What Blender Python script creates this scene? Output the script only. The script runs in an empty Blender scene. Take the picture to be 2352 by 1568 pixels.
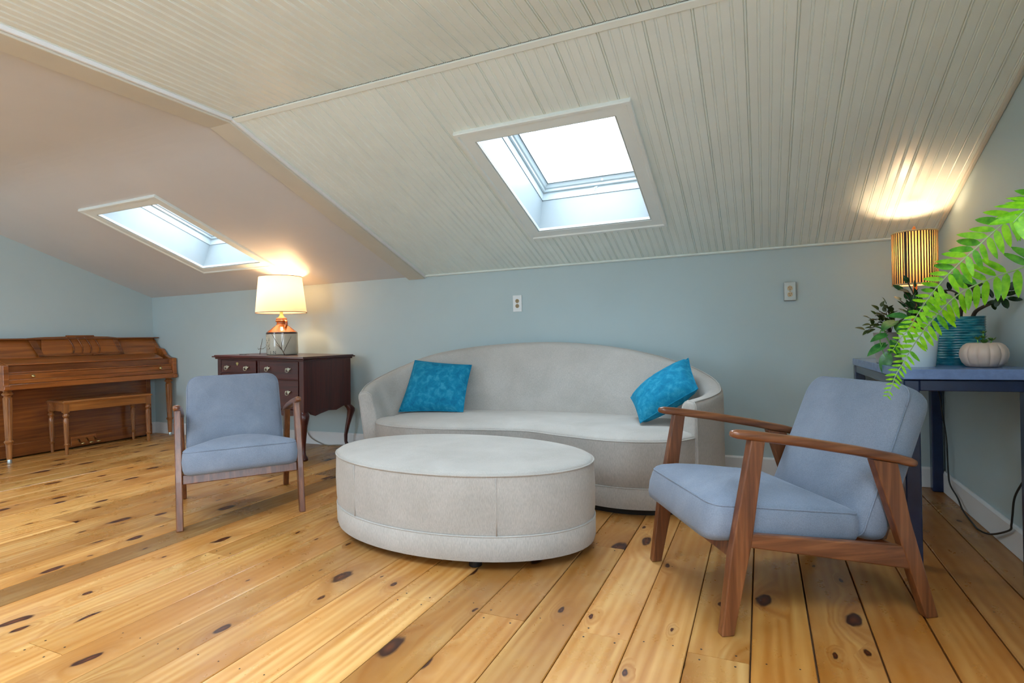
import bpy, bmesh, math, random
from mathutils import Vector, Matrix, Euler, noise as mnoise
random.seed(7)
SC = bpy.context.scene
COL = SC.collection
PI = math.pi

# ------------------------------------------------------------------ camera
def setup_camera():
    yaw, pitch, roll, fpx = 0.4191, -0.0080, -0.0253, 1285.0
    f = Vector((-math.sin(yaw)*math.cos(pitch), math.cos(yaw)*math.cos(pitch), math.sin(pitch)))
    r = Vector((math.cos(yaw), math.sin(yaw), 0)); u = r.cross(f)
    c, s = math.cos(roll), math.sin(roll)
    r2 = r*c + u*s; u2 = u*c - r*s
    cd = bpy.data.cameras.new('camera'); co = bpy.data.objects.new('camera', cd); COL.objects.link(co)
    cd.sensor_width = 36; cd.lens = fpx*36/2352; cd.shift_y = 1.22/2352
    cd.clip_start = 0.02; cd.clip_end = 200
    m = Matrix((r2, u2, -f)).transposed().to_4x4(); m.translation = (0, 0, 1.0)
    co.matrix_world = m
    SC.camera = co
setup_camera()

# ------------------------------------------------------------------ world, light, exposure
SC.view_settings.view_transform = 'Standard'
SC.view_settings.look = 'None'
SC.view_settings.gamma = 1.0
SC.view_settings.use_curve_mapping = False
SC.view_settings.exposure = 0.93
SKY = 10.0
WINDOW_LIGHT = 1.0
LAMP_L, LAMP_R = 7.5, 5.5
w = bpy.data.worlds.new('overcast_sky'); SC.world = w; w.use_nodes = True
bg = w.node_tree.nodes['Background']
bg.inputs['Color'].default_value = (0.79, 0.92, 1.06, 1); bg.inputs['Strength'].default_value = SKY
try:
    SC.cycles.use_denoising = True
    SC.cycles.max_bounces = 10; SC.cycles.diffuse_bounces = 6; SC.cycles.glossy_bounces = 4
    SC.cycles.transmission_bounces = 6; SC.cycles.transparent_max_bounces = 12
    SC.cycles.sample_clamp_indirect = 8.0
    SC.cycles.caustics_reflective = False; SC.cycles.caustics_refractive = False
except Exception:
    pass
# room dimensions (metres, camera stands at x=0 y=0)
XL, XR, YB, YF = -6.45, 1.003, 4.2421, -2.37
ZW, ZC, YR, YR2 = 1.5667, 2.2824, 2.2686, -2.37
SL = (ZC-ZW)/(YB-YR)                     # fall of the roof slope per metre
NU = Vector((0, SL, 1)).normalized()     # up-and-out normal of the visible slope
NU2 = Vector((0, -SL, 1)).normalized()
# skylight openings: x0, x1, y0 (upper edge), y1 (lower edge)
SKY1 = (-1.425, -0.640, 2.775, 3.720)
SKY2 = (-4.905, -4.150, 2.800, 3.731)
def portal(name, center, size, normal):
    d = bpy.data.lights.new(name, 'AREA'); d.shape = 'RECTANGLE'; d.size, d.size_y = size
    d.cycles.is_portal = True
    o = bpy.data.objects.new(name, d); COL.objects.link(o)
    o.location = center; o.rotation_euler = (-Vector(normal)).to_track_quat('Z', 'Y').to_euler()
def slope_z(y): return ZW + (YB-y)*SL if y >= YR else (ZC if y >= YR2 else ZC - (YR2-y)*SL)

# ------------------------------------------------------------------ materials
def lin(c):
    if isinstance(c, str):
        c = c.lstrip('#'); c = [int(c[i:i+2], 16)/255 for i in (0, 2, 4)]
    return tuple((x/12.92 if x <= 0.04045 else ((x+0.055)/1.055)**2.4) for x in c) + (1.0,)
class NT:
    def __init__(s, name):
        s.m = bpy.data.materials.new(name); s.m.use_nodes = True
        s.t = s.m.node_tree; s.n = s.t.nodes; s.b = s.n['Principled BSDF']; s.out = s.n['Material Output']
    def add(s, kind, **kw):
        nd = s.n.new(kind)
        for k, v in kw.items():
            if k in nd.inputs: nd.inputs[k].default_value = v
            else: setattr(nd, k, v)
        return nd
    def link(s, a, b): s.t.links.new(a, b)
    def coords(s, scale=(1, 1, 1), rot=(0, 0, 0), rnd=False):
        tc = s.add('ShaderNodeTexCoord'); mp = s.add('ShaderNodeMapping')
        mp.inputs['Scale'].default_value = scale; mp.inputs['Rotation'].default_value = rot
        src = tc.outputs['Object']
        if rnd:
            oi = s.add('ShaderNodeObjectInfo'); mu = s.add('ShaderNodeMath', operation='MULTIPLY'); mu.inputs[1].default_value = 37.0
            s.link(oi.outputs['Random'], mu.inputs[0])
            va = s.add('ShaderNodeVectorMath', operation='ADD'); s.link(src, va.inputs[0]); s.link(mu.outputs[0], va.inputs[1]); src = va.outputs[0]
        s.link(src, mp.inputs['Vector'])
        return mp.outputs['Vector']
    def noise(s, vec, scale, detail=3, rough=0.55, dist=0.0):
        nd = s.add('ShaderNodeTexNoise'); nd.inputs['Scale'].default_value = scale; nd.inputs['Detail'].default_value = detail
        nd.inputs['Roughness'].default_value = rough; nd.inputs['Distortion'].default_value = dist
        s.link(vec, nd.inputs['Vector']); return nd.outputs['Fac']
    def ramp(s, fac, stops):
        r = s.add('ShaderNodeValToRGB'); e = r.color_ramp.elements
        while len(e) < len(stops): e.new(0.5)
        for el, (p, c) in zip(e, stops): el.position = p; el.color = c if len(c) == 4 else tuple(c)+(1,)
        s.link(fac, r.inputs['Fac']); return r.outputs['Color']
    def mix(s, fac, a, b, mode='MIX'):
        m = s.add('ShaderNodeMix', data_type='RGBA', blend_type=mode)
        for sock, v in ((m.inputs[0], fac), (m.inputs[6], a), (m.inputs[7], b)):
            if hasattr(v, 'is_linked'): s.link(v, sock)
            else: sock.default_value = v
        return m.outputs[2]
    def math(s, op, a, b=0.0):
        m = s.add('ShaderNodeMath', operation=op)
        for sock, v in ((m.inputs[0], a), (m.inputs[1], b)):
            if hasattr(v, 'is_linked'): s.link(v, sock)
            else: sock.default_value = v
        return m.outputs[0]
    def bump(s, h, strength=0.2, dist=0.002):
        bp = s.add('ShaderNodeBump'); bp.inputs['Strength'].default_value = strength; bp.inputs['Distance'].default_value = dist
        s.link(h, bp.inputs['Height']); s.link(bp.outputs['Normal'], s.b.inputs['Normal'])
    def setp(s, **kw):
        names = dict(rough='Roughness', metal='Metallic', spec='Specular IOR Level', sheen='Sheen Weight', sheenr='Sheen Roughness',
                     coat='Coat Weight', coatr='Coat Roughness', sss='Subsurface Weight')
        for k, v in kw.items(): s.b.inputs[names[k]].default_value = v
        return s
    def color(s, c):
        if hasattr(c, 'is_linked'): s.link(c, s.b.inputs['Base Color'])
        else: s.b.inputs['Base Color'].default_value = c

def m_plain(name, col, rough=0.5, var=0.06, scale=6.0, bump=0.0, bscale=60.0, **kw):
    t = NT(name); v = t.coords(rnd=True); n = t.noise(v, scale, 4)
    c = lin(col); lo = tuple(x*(1-var) for x in c[:3]); hi = tuple(min(1, x*(1+var)) for x in c[:3])
    t.color(t.ramp(n, [(0.3, lo), (0.7, hi)])); t.setp(rough=rough, **kw)
    if bump: t.bump(t.noise(v, bscale, 3), bump, 0.002)
    return t.m
def m_velvet(name, col, dark, light, sheen=0.5, scale=7.0, weave=(300, 300, 300), blotch=0.5):
    t = NT(name); v = t.coords(rnd=True)
    n = t.noise(v, scale, 5, 0.6, 0.4); f = t.noise(t.coords(weave), 1.0, 2)
    c = t.ramp(n, [(0.28, lin(dark)), (0.5, lin(col)), (0.74, lin(light))])
    c = t.mix(0.10, c, t.ramp(f, [(0.35, (0.0, 0.0, 0.0)), (0.65, (1, 1, 1))]), 'OVERLAY')
    t.color(c); t.setp(rough=0.85, spec=0.2, sheen=sheen, sheenr=0.4)
    t.b.inputs['Sheen Tint'].default_value = lin(light)
    t.bump(t.math('ADD', f, t.math('MULTIPLY', n, 0.6)), 0.12, 0.002); return t.m
def m_wood(name, light, mid, dark, axis=1, scale=1.0, rough=0.35, coat=0.0, spec=0.5, worn=0.0):
    t = NT(name); sc = [14*scale]*3; sc[axis] = 0.9*scale
    v = t.coords(tuple(sc), rnd=True)
    n = t.noise(v, 1.6, 6, 0.6, 1.2); sc2 = [90*scale]*3; sc2[axis] = 3*scale
    f = t.noise(t.coords(tuple(sc2), rnd=True), 1.0, 2)
    c = t.ramp(n, [(0.25, lin(dark)), (0.5, lin(mid)), (0.75, lin(light))])
    c = t.mix(0.25, c, t.ramp(f, [(0.3, (0.1, 0.1, 0.1)), (0.7, (0.9, 0.9, 0.9))]), 'OVERLAY')
    if worn:
        wv = t.noise(t.coords((9, 3, 30), rnd=True), 1.5, 5, 0.75)
        c = t.mix(t.ramp(wv, [(0.60, (0, 0, 0)), (0.68, (worn, worn, worn))]), c, lin('#b98a5a'))
    t.color(c); t.setp(rough=rough, coat=coat, coatr=0.25, spec=spec); t.bump(f, 0.06, 0.001); return t.m
def m_floor(name):
    t = NT(name); oi = t.add('ShaderNodeObjectInfo')
    # two sizes of knots, cells stretched along the plank
    def knots(sc, cell, r0, r1, dens):
        kv = t.coords(sc, rnd=True)
        wob = t.noise(kv, 1.7, 3, 0.6)
        ad = t.add('ShaderNodeVectorMath', operation='ADD'); t.link(kv, ad.inputs[0])
        cw = t.add('ShaderNodeCombineXYZ'); t.link(t.math('MULTIPLY', wob, 0.35), cw.inputs[0]); t.link(t.math('MULTIPLY', wob, 0.25), cw.inputs[1]); t.link(cw.outputs[0], ad.inputs[1])
        vo = t.add('ShaderNodeTexVoronoi', feature='F1', voronoi_dimensions='2D'); vo.inputs['Scale'].default_value = cell; t.link(ad.outputs[0], vo.inputs['Vector'])
        sp = t.add('ShaderNodeSeparateColor'); t.link(vo.outputs['Color'], sp.inputs[0])
        on = t.math('LESS_THAN', sp.outputs[0], dens)
        d = vo.outputs['Distance']
        size = t.math('ADD', t.math('MULTIPLY', sp.outputs[1], 0.9), 0.45)
        d = t.math('DIVIDE', d, size)
        k = t.math('MULTIPLY', t.ramp(d, [(r0, (1, 1, 1)), (r1, (0, 0, 0))]), on)
        h = t.math('MULTIPLY', t.ramp(d, [(r0, (1, 1, 1)), (min(.95, r1*3.6), (0, 0, 0))]), on)
        core = t.math('MULTIPLY', t.ramp(d, [(0.0, (1, 1, 1)), (r0*.8, (0, 0, 0))]), on)
        return k, h, core
    k1, h1, c1 = knots((5.2, 2.3, 1.0), 1.0, 0.10, 0.14, 0.42)
    k2, h2, c2 = knots((11.0, 5.0, 1.0), 1.0, 0.075, 0.115, 0.10)
    halo = t.math('MAXIMUM', h1, h2)
    gv = t.coords((9.0, 0.55, 9.0), rnd=True)
    ad = t.add('ShaderNodeVectorMath', operation='ADD'); t.link(gv, ad.inputs[0])
    cx = t.add('ShaderNodeCombineXYZ'); t.link(t.math('MULTIPLY', halo, 0.8), cx.inputs[0]); t.link(cx.outputs[0], ad.inputs[1])
    g = t.noise(ad.outputs[0], 1.5, 5, 0.55, 0.9)
    wv = t.add('ShaderNodeTexWave', wave_type='BANDS', bands_direction='X', wave_profile='SIN')
    wv.inputs['Scale'].default_value = 0.9; wv.inputs['Distortion'].default_value = 7.0; wv.inputs['Detail'].default_value = 2.0; wv.inputs['Detail Scale'].default_value = 0.6
    t.link(ad.outputs[0], wv.inputs['Vector'])
    big = t.noise(t.coords((3.0, 0.8, 1), rnd=True), 1.2, 4, 0.6)
    c = t.ramp(g, [(0.22, lin('#a8692a')), (0.48, lin('#c98f49')), (0.74, lin('#ddb06a'))])
    c = t.mix(0.20, c, t.ramp(wv.outputs['Fac'], [(0.0, lin('#94571f')), (1.0, lin('#e6c184'))]))
    c = t.mix(t.ramp(big, [(0.36, (0, 0, 0)), (0.66, (0.8, 0.8, 0.8))]), c, lin('#ab6c28'))
    c = t.mix(t.math('MULTIPLY', halo, 0.38), c, lin('#8a4d1c'))
    # worn finish: paler bare patches, and dark dirt
    dn = t.noise(t.coords((3.0, 2.0, 1)), 1.4, 6, 0.7)
    c = t.mix(t.ramp(dn, [(0.60, (0, 0, 0)), (0.80, (0.30, 0.30, 0.30))]), c, lin('#7d5c3c'))
    wn = t.noise(t.coords((1.5, 1.0, 1)), 1.1, 6, 0.72)
    c = t.mix(t.ramp(wn, [(0.52, (0, 0, 0)), (0.74, (0.24, 0.24, 0.24))]), c, lin('#d8bd93'))
    sk = t.noise(t.coords((30, 1.5, 1), rnd=True), 1.0, 3, 0.5, 0.6)
    c = t.mix(t.ramp(sk, [(0.73, (0, 0, 0)), (0.80, (0.5, 0.5, 0.5))]), c, lin('#6a3a18'))
    # scattered dents and specks
    spk = t.noise(t.coords((1, 1, 1)), 34.0, 2, 0.5)
    c = t.mix(t.ramp(spk, [(0.78, (0, 0, 0)), (0.82, (0.4, 0.4, 0.4))]), c, lin('#4a2a18'))
    kn = t.math('MAXIMUM', k1, k2)
    c = t.mix(kn, c, lin('#3a1a0d')); c = t.mix(t.math('MULTIPLY', t.math('MAXIMUM', c1, c2), 0.65), c, lin('#7d3f1c'))
    c = t.mix(1.0, c, oi.outputs['Color'], 'MULTIPLY')
    hs = t.add('ShaderNodeHueSaturation'); t.link(c, hs.inputs['Color'])
    rv = t.add('ShaderNodeMapRange'); rv.inputs['To Min'].default_value = 0.84; rv.inputs['To Max'].default_value = 1.18
    t.link(oi.outputs['Random'], rv.inputs['Value']); t.link(rv.outputs['Result'], hs.inputs['Value'])
    t.color(hs.outputs['Color'])
    ro = t.noise(t.coords((2.5, 1.6, 1)), 1.8, 5, 0.65)
    r = t.add('ShaderNodeMapRange'); r.inputs['From Min'].default_value = 0.3; r.inputs['From Max'].default_value = 0.7
    r.inputs['To Min'].default_value = 0.20; r.inputs['To Max'].default_value = 0.48
    t.link(ro, r.inputs['Value']); t.link(r.outputs['Result'], t.b.inputs['Roughness'])
    t.setp(spec=0.5); t.bump(t.math('ADD', g, t.math('MULTIPLY', dn, 0.5)), 0.08, 0.002)
    return t.m
def m_glass(name, tint=(0.97, 0.98, 0.98)):
    t = NT(name); t.n.remove(t.b)
    tr = t.add('ShaderNodeBsdfTransparent'); tr.inputs['Color'].default_value = (*tint, 1)
    gl = t.add('ShaderNodeBsdfGlossy'); gl.inputs['Roughness'].default_value = 0.02
    fr = t.add('ShaderNodeFresnel'); fr.inputs['IOR'].default_value = 1.45
    mx = t.add('ShaderNodeMixShader'); t.link(t.math('MULTIPLY', fr.outputs[0], 0.5), mx.inputs[0])
    t.link(tr.outputs[0], mx.inputs[1]); t.link(gl.outputs[0], mx.inputs[2]); t.link(mx.outputs[0], t.out.inputs['Surface']); return t.m
def m_shade(name, col, trans, var=0.05):
    t = NT(name); v = t.coords((1, 1, 1)); n = t.noise(t.coords((200, 200, 40)), 1.0, 2)
    c = t.mix(var, lin(col), t.ramp(n, [(0.3, (0.5, 0.5, 0.5)), (0.7, (1, 1, 1))]), 'MULTIPLY')
    d = t.add('ShaderNodeBsdfDiffuse'); t.link(c, d.inputs['Color']); tl = t.add('ShaderNodeBsdfTranslucent'); tl.inputs['Color'].default_value = lin(trans)
    mx = t.add('ShaderNodeMixShader'); mx.inputs[0].default_value = 0.5
    t.link(d.outputs[0], mx.inputs[1]); t.link(tl.outputs[0], mx.inputs[2]); t.link(mx.outputs[0], t.out.inputs['Surface']); t.n.remove(t.b); return t.m
def m_emit(name, col, s):
    t = NT(name); t.b.inputs['Base Color'].default_value = lin(col); t.b.inputs['Emission Color'].default_value = lin(col); t.b.inputs['Emission Strength'].default_value = s; return t.m
def m_leaf(name, dark, light, rough=0.4, trans=0.35):
    t = NT(name); v = t.coords((1, 1, 1), rnd=True); n = t.noise(v, 3.0, 3)
    c = t.ramp(n, [(0.3, lin(dark)), (0.7, lin(light))]); t.color(c); t.setp(rough=rough, spec=0.5)
    tl = t.add('ShaderNodeBsdfTranslucent'); t.link(c, tl.inputs['Color']); mx = t.add('ShaderNodeMixShader'); mx.inputs[0].default_value = trans
    t.link(t.b.outputs[0], mx.inputs[1]); t.link(tl.outputs[0], mx.inputs[2]); t.link(mx.outputs[0], t.out.inputs['Surface']); return t.m
def m_teal(name):
    t = NT(name); v = t.coords((1, 1, 1)); n = t.noise(v, 28, 3); n2 = t.noise(t.coords((18, 18, 70)), 1.0, 3)
    c = t.ramp(n2, [(0.3, lin('#07505e')), (0.5, lin('#0f7789')), (0.72, lin('#55a3a2'))]); t.color(c); t.setp(rough=0.14, coat=0.6); t.bump(n, 0.2, 0.003); return t.m

MT = dict(
    wall=m_plain('wall_paint_blue_grey', '#b2c5c9', 0.55, 0.02, 2.0, 0.05, 180),
    plaster=m_plain('ceiling_plaster', '#cdcecf', 0.6, 0.02, 2.0, 0.05, 120),
    bead=m_plain('beadboard_paint', '#e4eeea', 0.38, 0.03, 4.0),
    trimw=m_plain('trim_paint', '#cbc8bb', 0.45, 0.03, 5.0),
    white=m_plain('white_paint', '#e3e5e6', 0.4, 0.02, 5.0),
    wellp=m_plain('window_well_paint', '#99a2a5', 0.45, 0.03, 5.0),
    casing=m_plain('casing_paint', '#e2ebe9', 0.42, 0.02, 5.0),
    frame=m_plain('window_frame_paint', '#bcc6c9', 0.35, 0.02),
    gasket=m_plain('window_gasket', '#5c6a6c', 0.6, 0.05),
    cavity=m_plain('dark_cavity', '#4a3c2c', 0.9, 0.1),
    floor=m_floor('pine_floor'), sub=m_plain('subfloor', '#5a4028', 0.9, 0.2, 8),
    nail=m_plain('iron_nail', '#2b2320', 0.6, 0.1),
    glass=m_glass('pane_glass'), skyglass=m_glass('coated_roof_glass', (.90, .91, .91)),
    greige=m_velvet('greige_velvet', '#b1ada7', '#a8a49d', '#bab6b0', 0.4, 3.5, (420, 420, 60)),
    blue=m_velvet('grey_blue_velvet', '#7e8898', '#747f8f', '#8a94a3', 0.6, 4.0),
    teal=m_velvet('teal_velvet', '#107c9f', '#0a658a', '#3798b8', 0.5, 22.0),
    walnut=m_wood('walnut_stain', '#8f5a35', '#704124', '#4c2917', 2, 1.0, 0.34, 0.2),
    walnutx=m_wood('walnut_stain_rails', '#96613b', '#764628', '#522d19', 0, 1.0, 0.32, 0.25),
    mahog=m_wood('dark_mahogany', '#57221c', '#431713', '#2c0e0b', 0, 0.8, 0.3, 0.15),
    mahogv=m_wood('dark_mahogany_legs', '#57221c', '#431713', '#2c0e0b', 2, 0.8, 0.28, 0.15),
    piano=m_wood('piano_walnut', '#b06a2c', '#955523', '#703c15', 1, 0.7, 0.28, 0.3, worn=0.35),
    pianod=m_wood('piano_walnut_dark', '#935521', '#784119', '#552b0f', 1, 0.7, 0.26, 0.35),
    pianov=m_wood('piano_walnut_turned', '#ad7642', '#915c2e', '#683c1b', 2, 0.9, 0.28, 0.3, worn=0.2),
    bench=m_wood('bench_walnut', '#b0733a', '#965d28', '#6f421c', 1, 0.8, 0.28, 0.3, worn=0.2),
    brass=m_plain('brass', '#c9b27a', 0.25, 0.05, metal=1.0),
    pull=m_plain('aged_silvery_brass', '#c9c2ae', 0.28, 0.1, metal=1.0),
    steel=m_plain('caster_steel', '#c0cfd3', 0.3, 0.1, metal=0.8),
    black=m_plain('black_cord', '#1d1f1e', 0.5, 0.1), foot=m_plain('black_foot', '#171412', 0.6, 0.1),
    beige=m_plain('beige_cord', '#8d8576', 0.5, 0.1),
    tmetal=m_plain('black_paint_sky_tint', '#182748', 0.22, 0.12, 20),  # blue of the reflected sky is mixed into the dark paint
    tslab=m_plain('grey_stone_slab', '#6c84b2', 0.22, 0.15, 30, 0.05, 80),  # grey stone, with the sky reflection's blue put into its colour
    jug=m_plain('stoneware_glaze', '#b9b4a2', 0.25, 0.05, 10, coat=0.4),
    jugtop=m_plain('amber_glaze', '#a5571b', 0.15, 0.25, 9, coat=0.7),
    jugdark=m_plain('dark_glaze_line', '#3b1d10', 0.2, 0.1, coat=0.6),
    ink=m_plain('dark_letter_ink', '#3a3733', 0.5, 0.05),
    shade=m_shade('cream_linen_shade', '#f0e6dc', '#c6b6a2'), shadeedge=m_plain('shade_binding', '#8a6f62', 0.6),
    rshade=m_shade('parchment_shade', '#c4a679', '#a07c4c'), reed=m_plain('dark_reed', '#3d342e', 0.7, 0.25, 40),
    binding=m_plain('cream_binding', '#c9b48a', 0.7, 0.1, 40),
    finial=m_plain('orange_wood_finial', '#b06a2a', 0.4, 0.1), bulb=m_emit('lit_bulb', '#ffd9a0', 18.0),
    twig=m_plain('dry_twig', '#3a2c24', 0.8, 0.2),
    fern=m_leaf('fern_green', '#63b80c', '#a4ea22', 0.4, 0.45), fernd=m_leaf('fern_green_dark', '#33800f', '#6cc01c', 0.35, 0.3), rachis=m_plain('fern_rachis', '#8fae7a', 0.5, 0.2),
    pothos=m_leaf('pothos_green', '#2f7a3a', '#5aa84e', 0.25, 0.2), dleaf=m_leaf('dark_oval_leaf', '#173c1c', '#2c5a2a', 0.25, 0.1),
    ivy=m_leaf('small_ivy_leaf', '#2a3a14', '#4b5f22', 0.45, 0.15), jadeleaf=m_leaf('jade_leaf', '#12260f', '#274021', 0.22, 0.05),
    jadestem=m_plain('jade_stem', '#3d3226', 0.7, 0.25, 40), greenstem=m_plain('green_stem', '#6fae52', 0.45, 0.15), suc=m_leaf('succulent_green', '#2f5a26', '#6a9a45', 0.4, 0.1),
    potw=m_plain('white_glazed_pot', '#d8e4e4', 0.25, 0.02), potg=m_plain('grey_cement_pot', '#a6a2a0', 0.7, 0.06, 20), pump=m_plain('beige_ceramic', '#cdb7a6', 0.5, 0.04, 10),
    potteal=m_teal('teal_reactive_glaze'), soil=m_plain('soil', '#2c2018', 0.95, 0.3, 60, 0.5, 90),
    terracotta=m_plain('terracotta', '#a4623e', 0.8, 0.1, 12), rope=m_plain('jute_cord', '#a58b62', 0.9, 0.2, 60),
    outletp=m_plain('white_outlet_plastic', '#dfe3e4', 0.35, 0.01), outleti=m_plain('tan_outlet_face', '#a08a63', 0.4, 0.05), slot=m_plain('outlet_slot', '#3b3020', 0.6, 0.05),
    outletm=m_plain('brushed_metal_plate', '#9b9a92', 0.35, 0.03, metal=0.8), ivory=m_plain('ivory_outlet_face', '#cbb795', 0.4, 0.04),
)

# ------------------------------------------------------------------ mesh helpers
def newobj(name, verts, faces, mat, parent=None, smooth=False, loc=None, auto=None):
    me = bpy.data.meshes.new(name); me.from_pydata([tuple(v) for v in verts], [], faces); me.validate(); me.update()
    mats = mat if isinstance(mat, (list, tuple)) else [mat]
    for m in mats: me.materials.append(MT[m] if isinstance(m, str) else m)
    o = bpy.data.objects.new(name, me); COL.objects.link(o)
    if parent is not None: o.parent = parent
    if loc is not None: o.location = loc
    bm = bmesh.new(); bm.from_mesh(me); bmesh.ops.recalc_face_normals(bm, faces=bm.faces); bm.to_mesh(me); bm.free()
    if smooth:
        me.polygons.foreach_set('use_smooth', [True]*len(me.polygons))
        if auto:
            bm = bmesh.new(); bm.from_mesh(me)
            for e in bm.edges:
                if len(e.link_faces) == 2 and e.calc_face_angle(0) > auto: e.smooth = False
            bm.to_mesh(me); bm.free()
    return o
class MB:
    def __init__(s): s.v = []; s.f = []; s.mi = []
    def addraw(s, vs, fs, M=None, mi=0):
        b = len(s.v); s.v += [(M @ Vector(v)) if M else Vector(v) for v in vs]
        s.f += [tuple(i+b for i in f) for f in fs]; s.mi += [mi]*len(fs); return s
    def box(s, c, d, rot=None, M=None, mi=0):
        x, y, z = (k/2 for k in d); R = Euler(rot).to_matrix() if rot else Matrix.Identity(3); c = Vector(c)
        vs = [c + R @ Vector((sx*x, sy*y, sz*z)) for sx in (-1, 1) for sy in (-1, 1) for sz in (-1, 1)]
        return s.addraw(vs, [(0, 1, 3, 2), (4, 6, 7, 5), (0, 4, 5, 1), (2, 3, 7, 6), (0, 2, 6, 4), (1, 5, 7, 3)], M, mi)
    def prism(s, poly, ax, a, b, M=None, mi=0):
        """poly in the two remaining axes, extruded along axis ax from a to b"""
        n = len(poly); vs = []
        for t in (a, b):
            for p in poly: q = list(p); q.insert(ax, t); vs.append(q)
        fs = [tuple(range(n-1, -1, -1)), tuple(range(n, 2*n))] + [(i, (i+1) % n, n+(i+1) % n, n+i) for i in range(n)]
        return s.addraw(vs, fs, M, mi)
    def loft(s, rings, cap=True, closed=True, mi=0, M=None):
        n = len(rings[0]); vs = [p for r in rings for p in r]; fs = []
        for k in range(len(rings)-1):
            for i in range(n if closed else n-1):
                j = (i+1) % n; fs.append((k*n+i, k*n+j, (k+1)*n+j, (k+1)*n+i))
        if cap: fs += [tuple(range(n-1, -1, -1)), tuple((len(rings)-1)*n+i for i in range(n))]
        return s.addraw(vs, fs, M, mi)
    def tube(s, pts, r, seg=8, cap=True, mi=0, flat=None, M=None):
        pts = [Vector(p) for p in pts]; n = len(pts); rs = r if isinstance(r, (list, tuple)) else [r]*n; rings = []; up = None
        for i, p in enumerate(pts):
            t = (pts[min(i+1, n-1)] - pts[max(i-1, 0)]).normalized()
            if up is None:
                up = Vector((0, 0, 1)) if abs(t.z) < 0.9 else Vector((1, 0, 0))
            a = up - t*up.dot(t)
            if a.length < 1e-5: a = Vector((0, 1, 0)) - t*t.y
            a.normalize(); up = a; b = t.cross(a); k = flat or 1.0
            rings.append([p + a*(rs[i]*k*math.cos(q)) + b*(rs[i]*math.sin(q)) for q in (2*PI*j/seg for j in range(seg))])
        return s.loft(rings, cap, True, mi, M)
    def lathe(s, prof, seg=24, c=(0, 0, 0), flute=0, fdepth=0.0, fz=None, cap=True, mi=0, M=None):
        c = Vector(c); rings = []
        for (r, z) in prof:
            ring = []
            for j in range(seg):
                q = 2*PI*j/seg; rr = r
                if flute and fz[0] <= z <= fz[1]: rr = r*(1 - fdepth*(0.5-0.5*math.cos(flute*q)))
                ring.append(c + Vector((rr*math.cos(q), rr*math.sin(q), z)))
            rings.append(ring)
        return s.loft(rings, cap, True, mi, M)
    def build(s, name, mat, parent=None, smooth=False, auto=None, bevel=0, bseg=2, loc=None, subsurf=0):
        o = newobj(name, s.v, s.f, mat, parent, smooth, loc, auto)
        if isinstance(mat, (list, tuple)) and len(o.data.polygons) == len(s.mi): o.data.polygons.foreach_set('material_index', s.mi)
        if bevel:
            m = o.modifiers.new('bevel', 'BEVEL'); m.width = bevel; m.segments = bseg; m.limit_method = 'ANGLE'; m.angle_limit = math.radians(40)
        if subsurf:
            m = o.modifiers.new('subsurf', 'SUBSURF'); m.levels = subsurf; m.render_levels = subsurf
        return o
def tag(o, label=None, cat=None, group=None, kind=None):
    for k, v in (('label', label), ('category', cat), ('group', group), ('kind', kind)):
        if v: o[k] = v
    return o
def thing(name, label, cat, loc=(0, 0, 0), rot=(0, 0, 0), group=None):
    o = bpy.data.objects.new(name, None); COL.objects.link(o); o.location = loc; o.rotation_euler = rot; o.empty_display_size = 0.1
    return tag(o, label, cat, group)
def chaikin(pts, n=2, closed=True):
    pts = [Vector(p) for p in pts]
    for _ in range(n):
        q = []; m = len(pts)
        for i in range(m if closed else m-1):
            a, b = pts[i], pts[(i+1) % m]; q += [a*0.75+b*0.25, a*0.25+b*0.75]
        if not closed: q = [pts[0]] + q + [pts[-1]]
        pts = q
    return pts
def spline(pts, n=8):
    """Catmull-Rom through the points"""
    P = [Vector(p) for p in pts]; out = []
    for i in range(len(P)-1):
        a, b, c, d = P[max(i-1, 0)], P[i], P[i+1], P[min(i+2, len(P)-1)]
        for k in range(n):
            t = k/n; out.append(0.5*((2*b)+(c-a)*t+(2*a-5*b+4*c-d)*t*t+(-a+3*b-3*c+d)*t**3))
    return out + [P[-1]]
def rrect(w, l, r, k=6):
    """rounded rectangle outline, centred"""
    out = []
    for cx, cy, a0 in ((w/2-r, l/2-r, 0), (-w/2+r, l/2-r, PI/2), (-w/2+r, -l/2+r, PI), (w/2-r, -l/2+r, 3*PI/2)):
        for i in range(k+1): q = a0+PI/2*i/k; out.append((cx+r*math.cos(q), cy+r*math.sin(q)))
    return out
def boxed_cushion(mb, w, l, th, rad, crown_t, crown_b, fmap, edge=0.018):
    """cushion over a rounded rectangle; fmap(u, v, n) -> point"""
    h = th/2; rings = []
    def ring(inset, n): 
        k = 1-2*inset/min(w, l); base = rrect(w-2*inset, l-2*inset, max(rad-inset, 0.004))
        rings.append([fmap(u, v, n) for u, v in base])
    m = min(w, l)/2
    for t in (0.995, 0.75, 0.5, 0.25): ring(edge+(m-edge-0.004)*t, -h-crown_b*(1-(1-t)**2))
    ring(edge, -h); ring(edge*0.3, -h+edge*0.3); ring(0, -h+edge); ring(-0.004, 0); ring(0, h-edge); ring(edge*0.3, h-edge*0.3); ring(edge, h)
    for t in (0.25, 0.5, 0.75, 0.995): ring(edge+(m-edge-0.004)*t, h+crown_t*(1-(1-t)**2))
    mb.loft(rings, True)
    return mb
def slab_rect(mb, x0, x1, y0, y1, z0, z1): return mb.box(((x0+x1)/2, (y0+y1)/2, (z0+z1)/2), (x1-x0, y1-y0, z1-z0))

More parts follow.
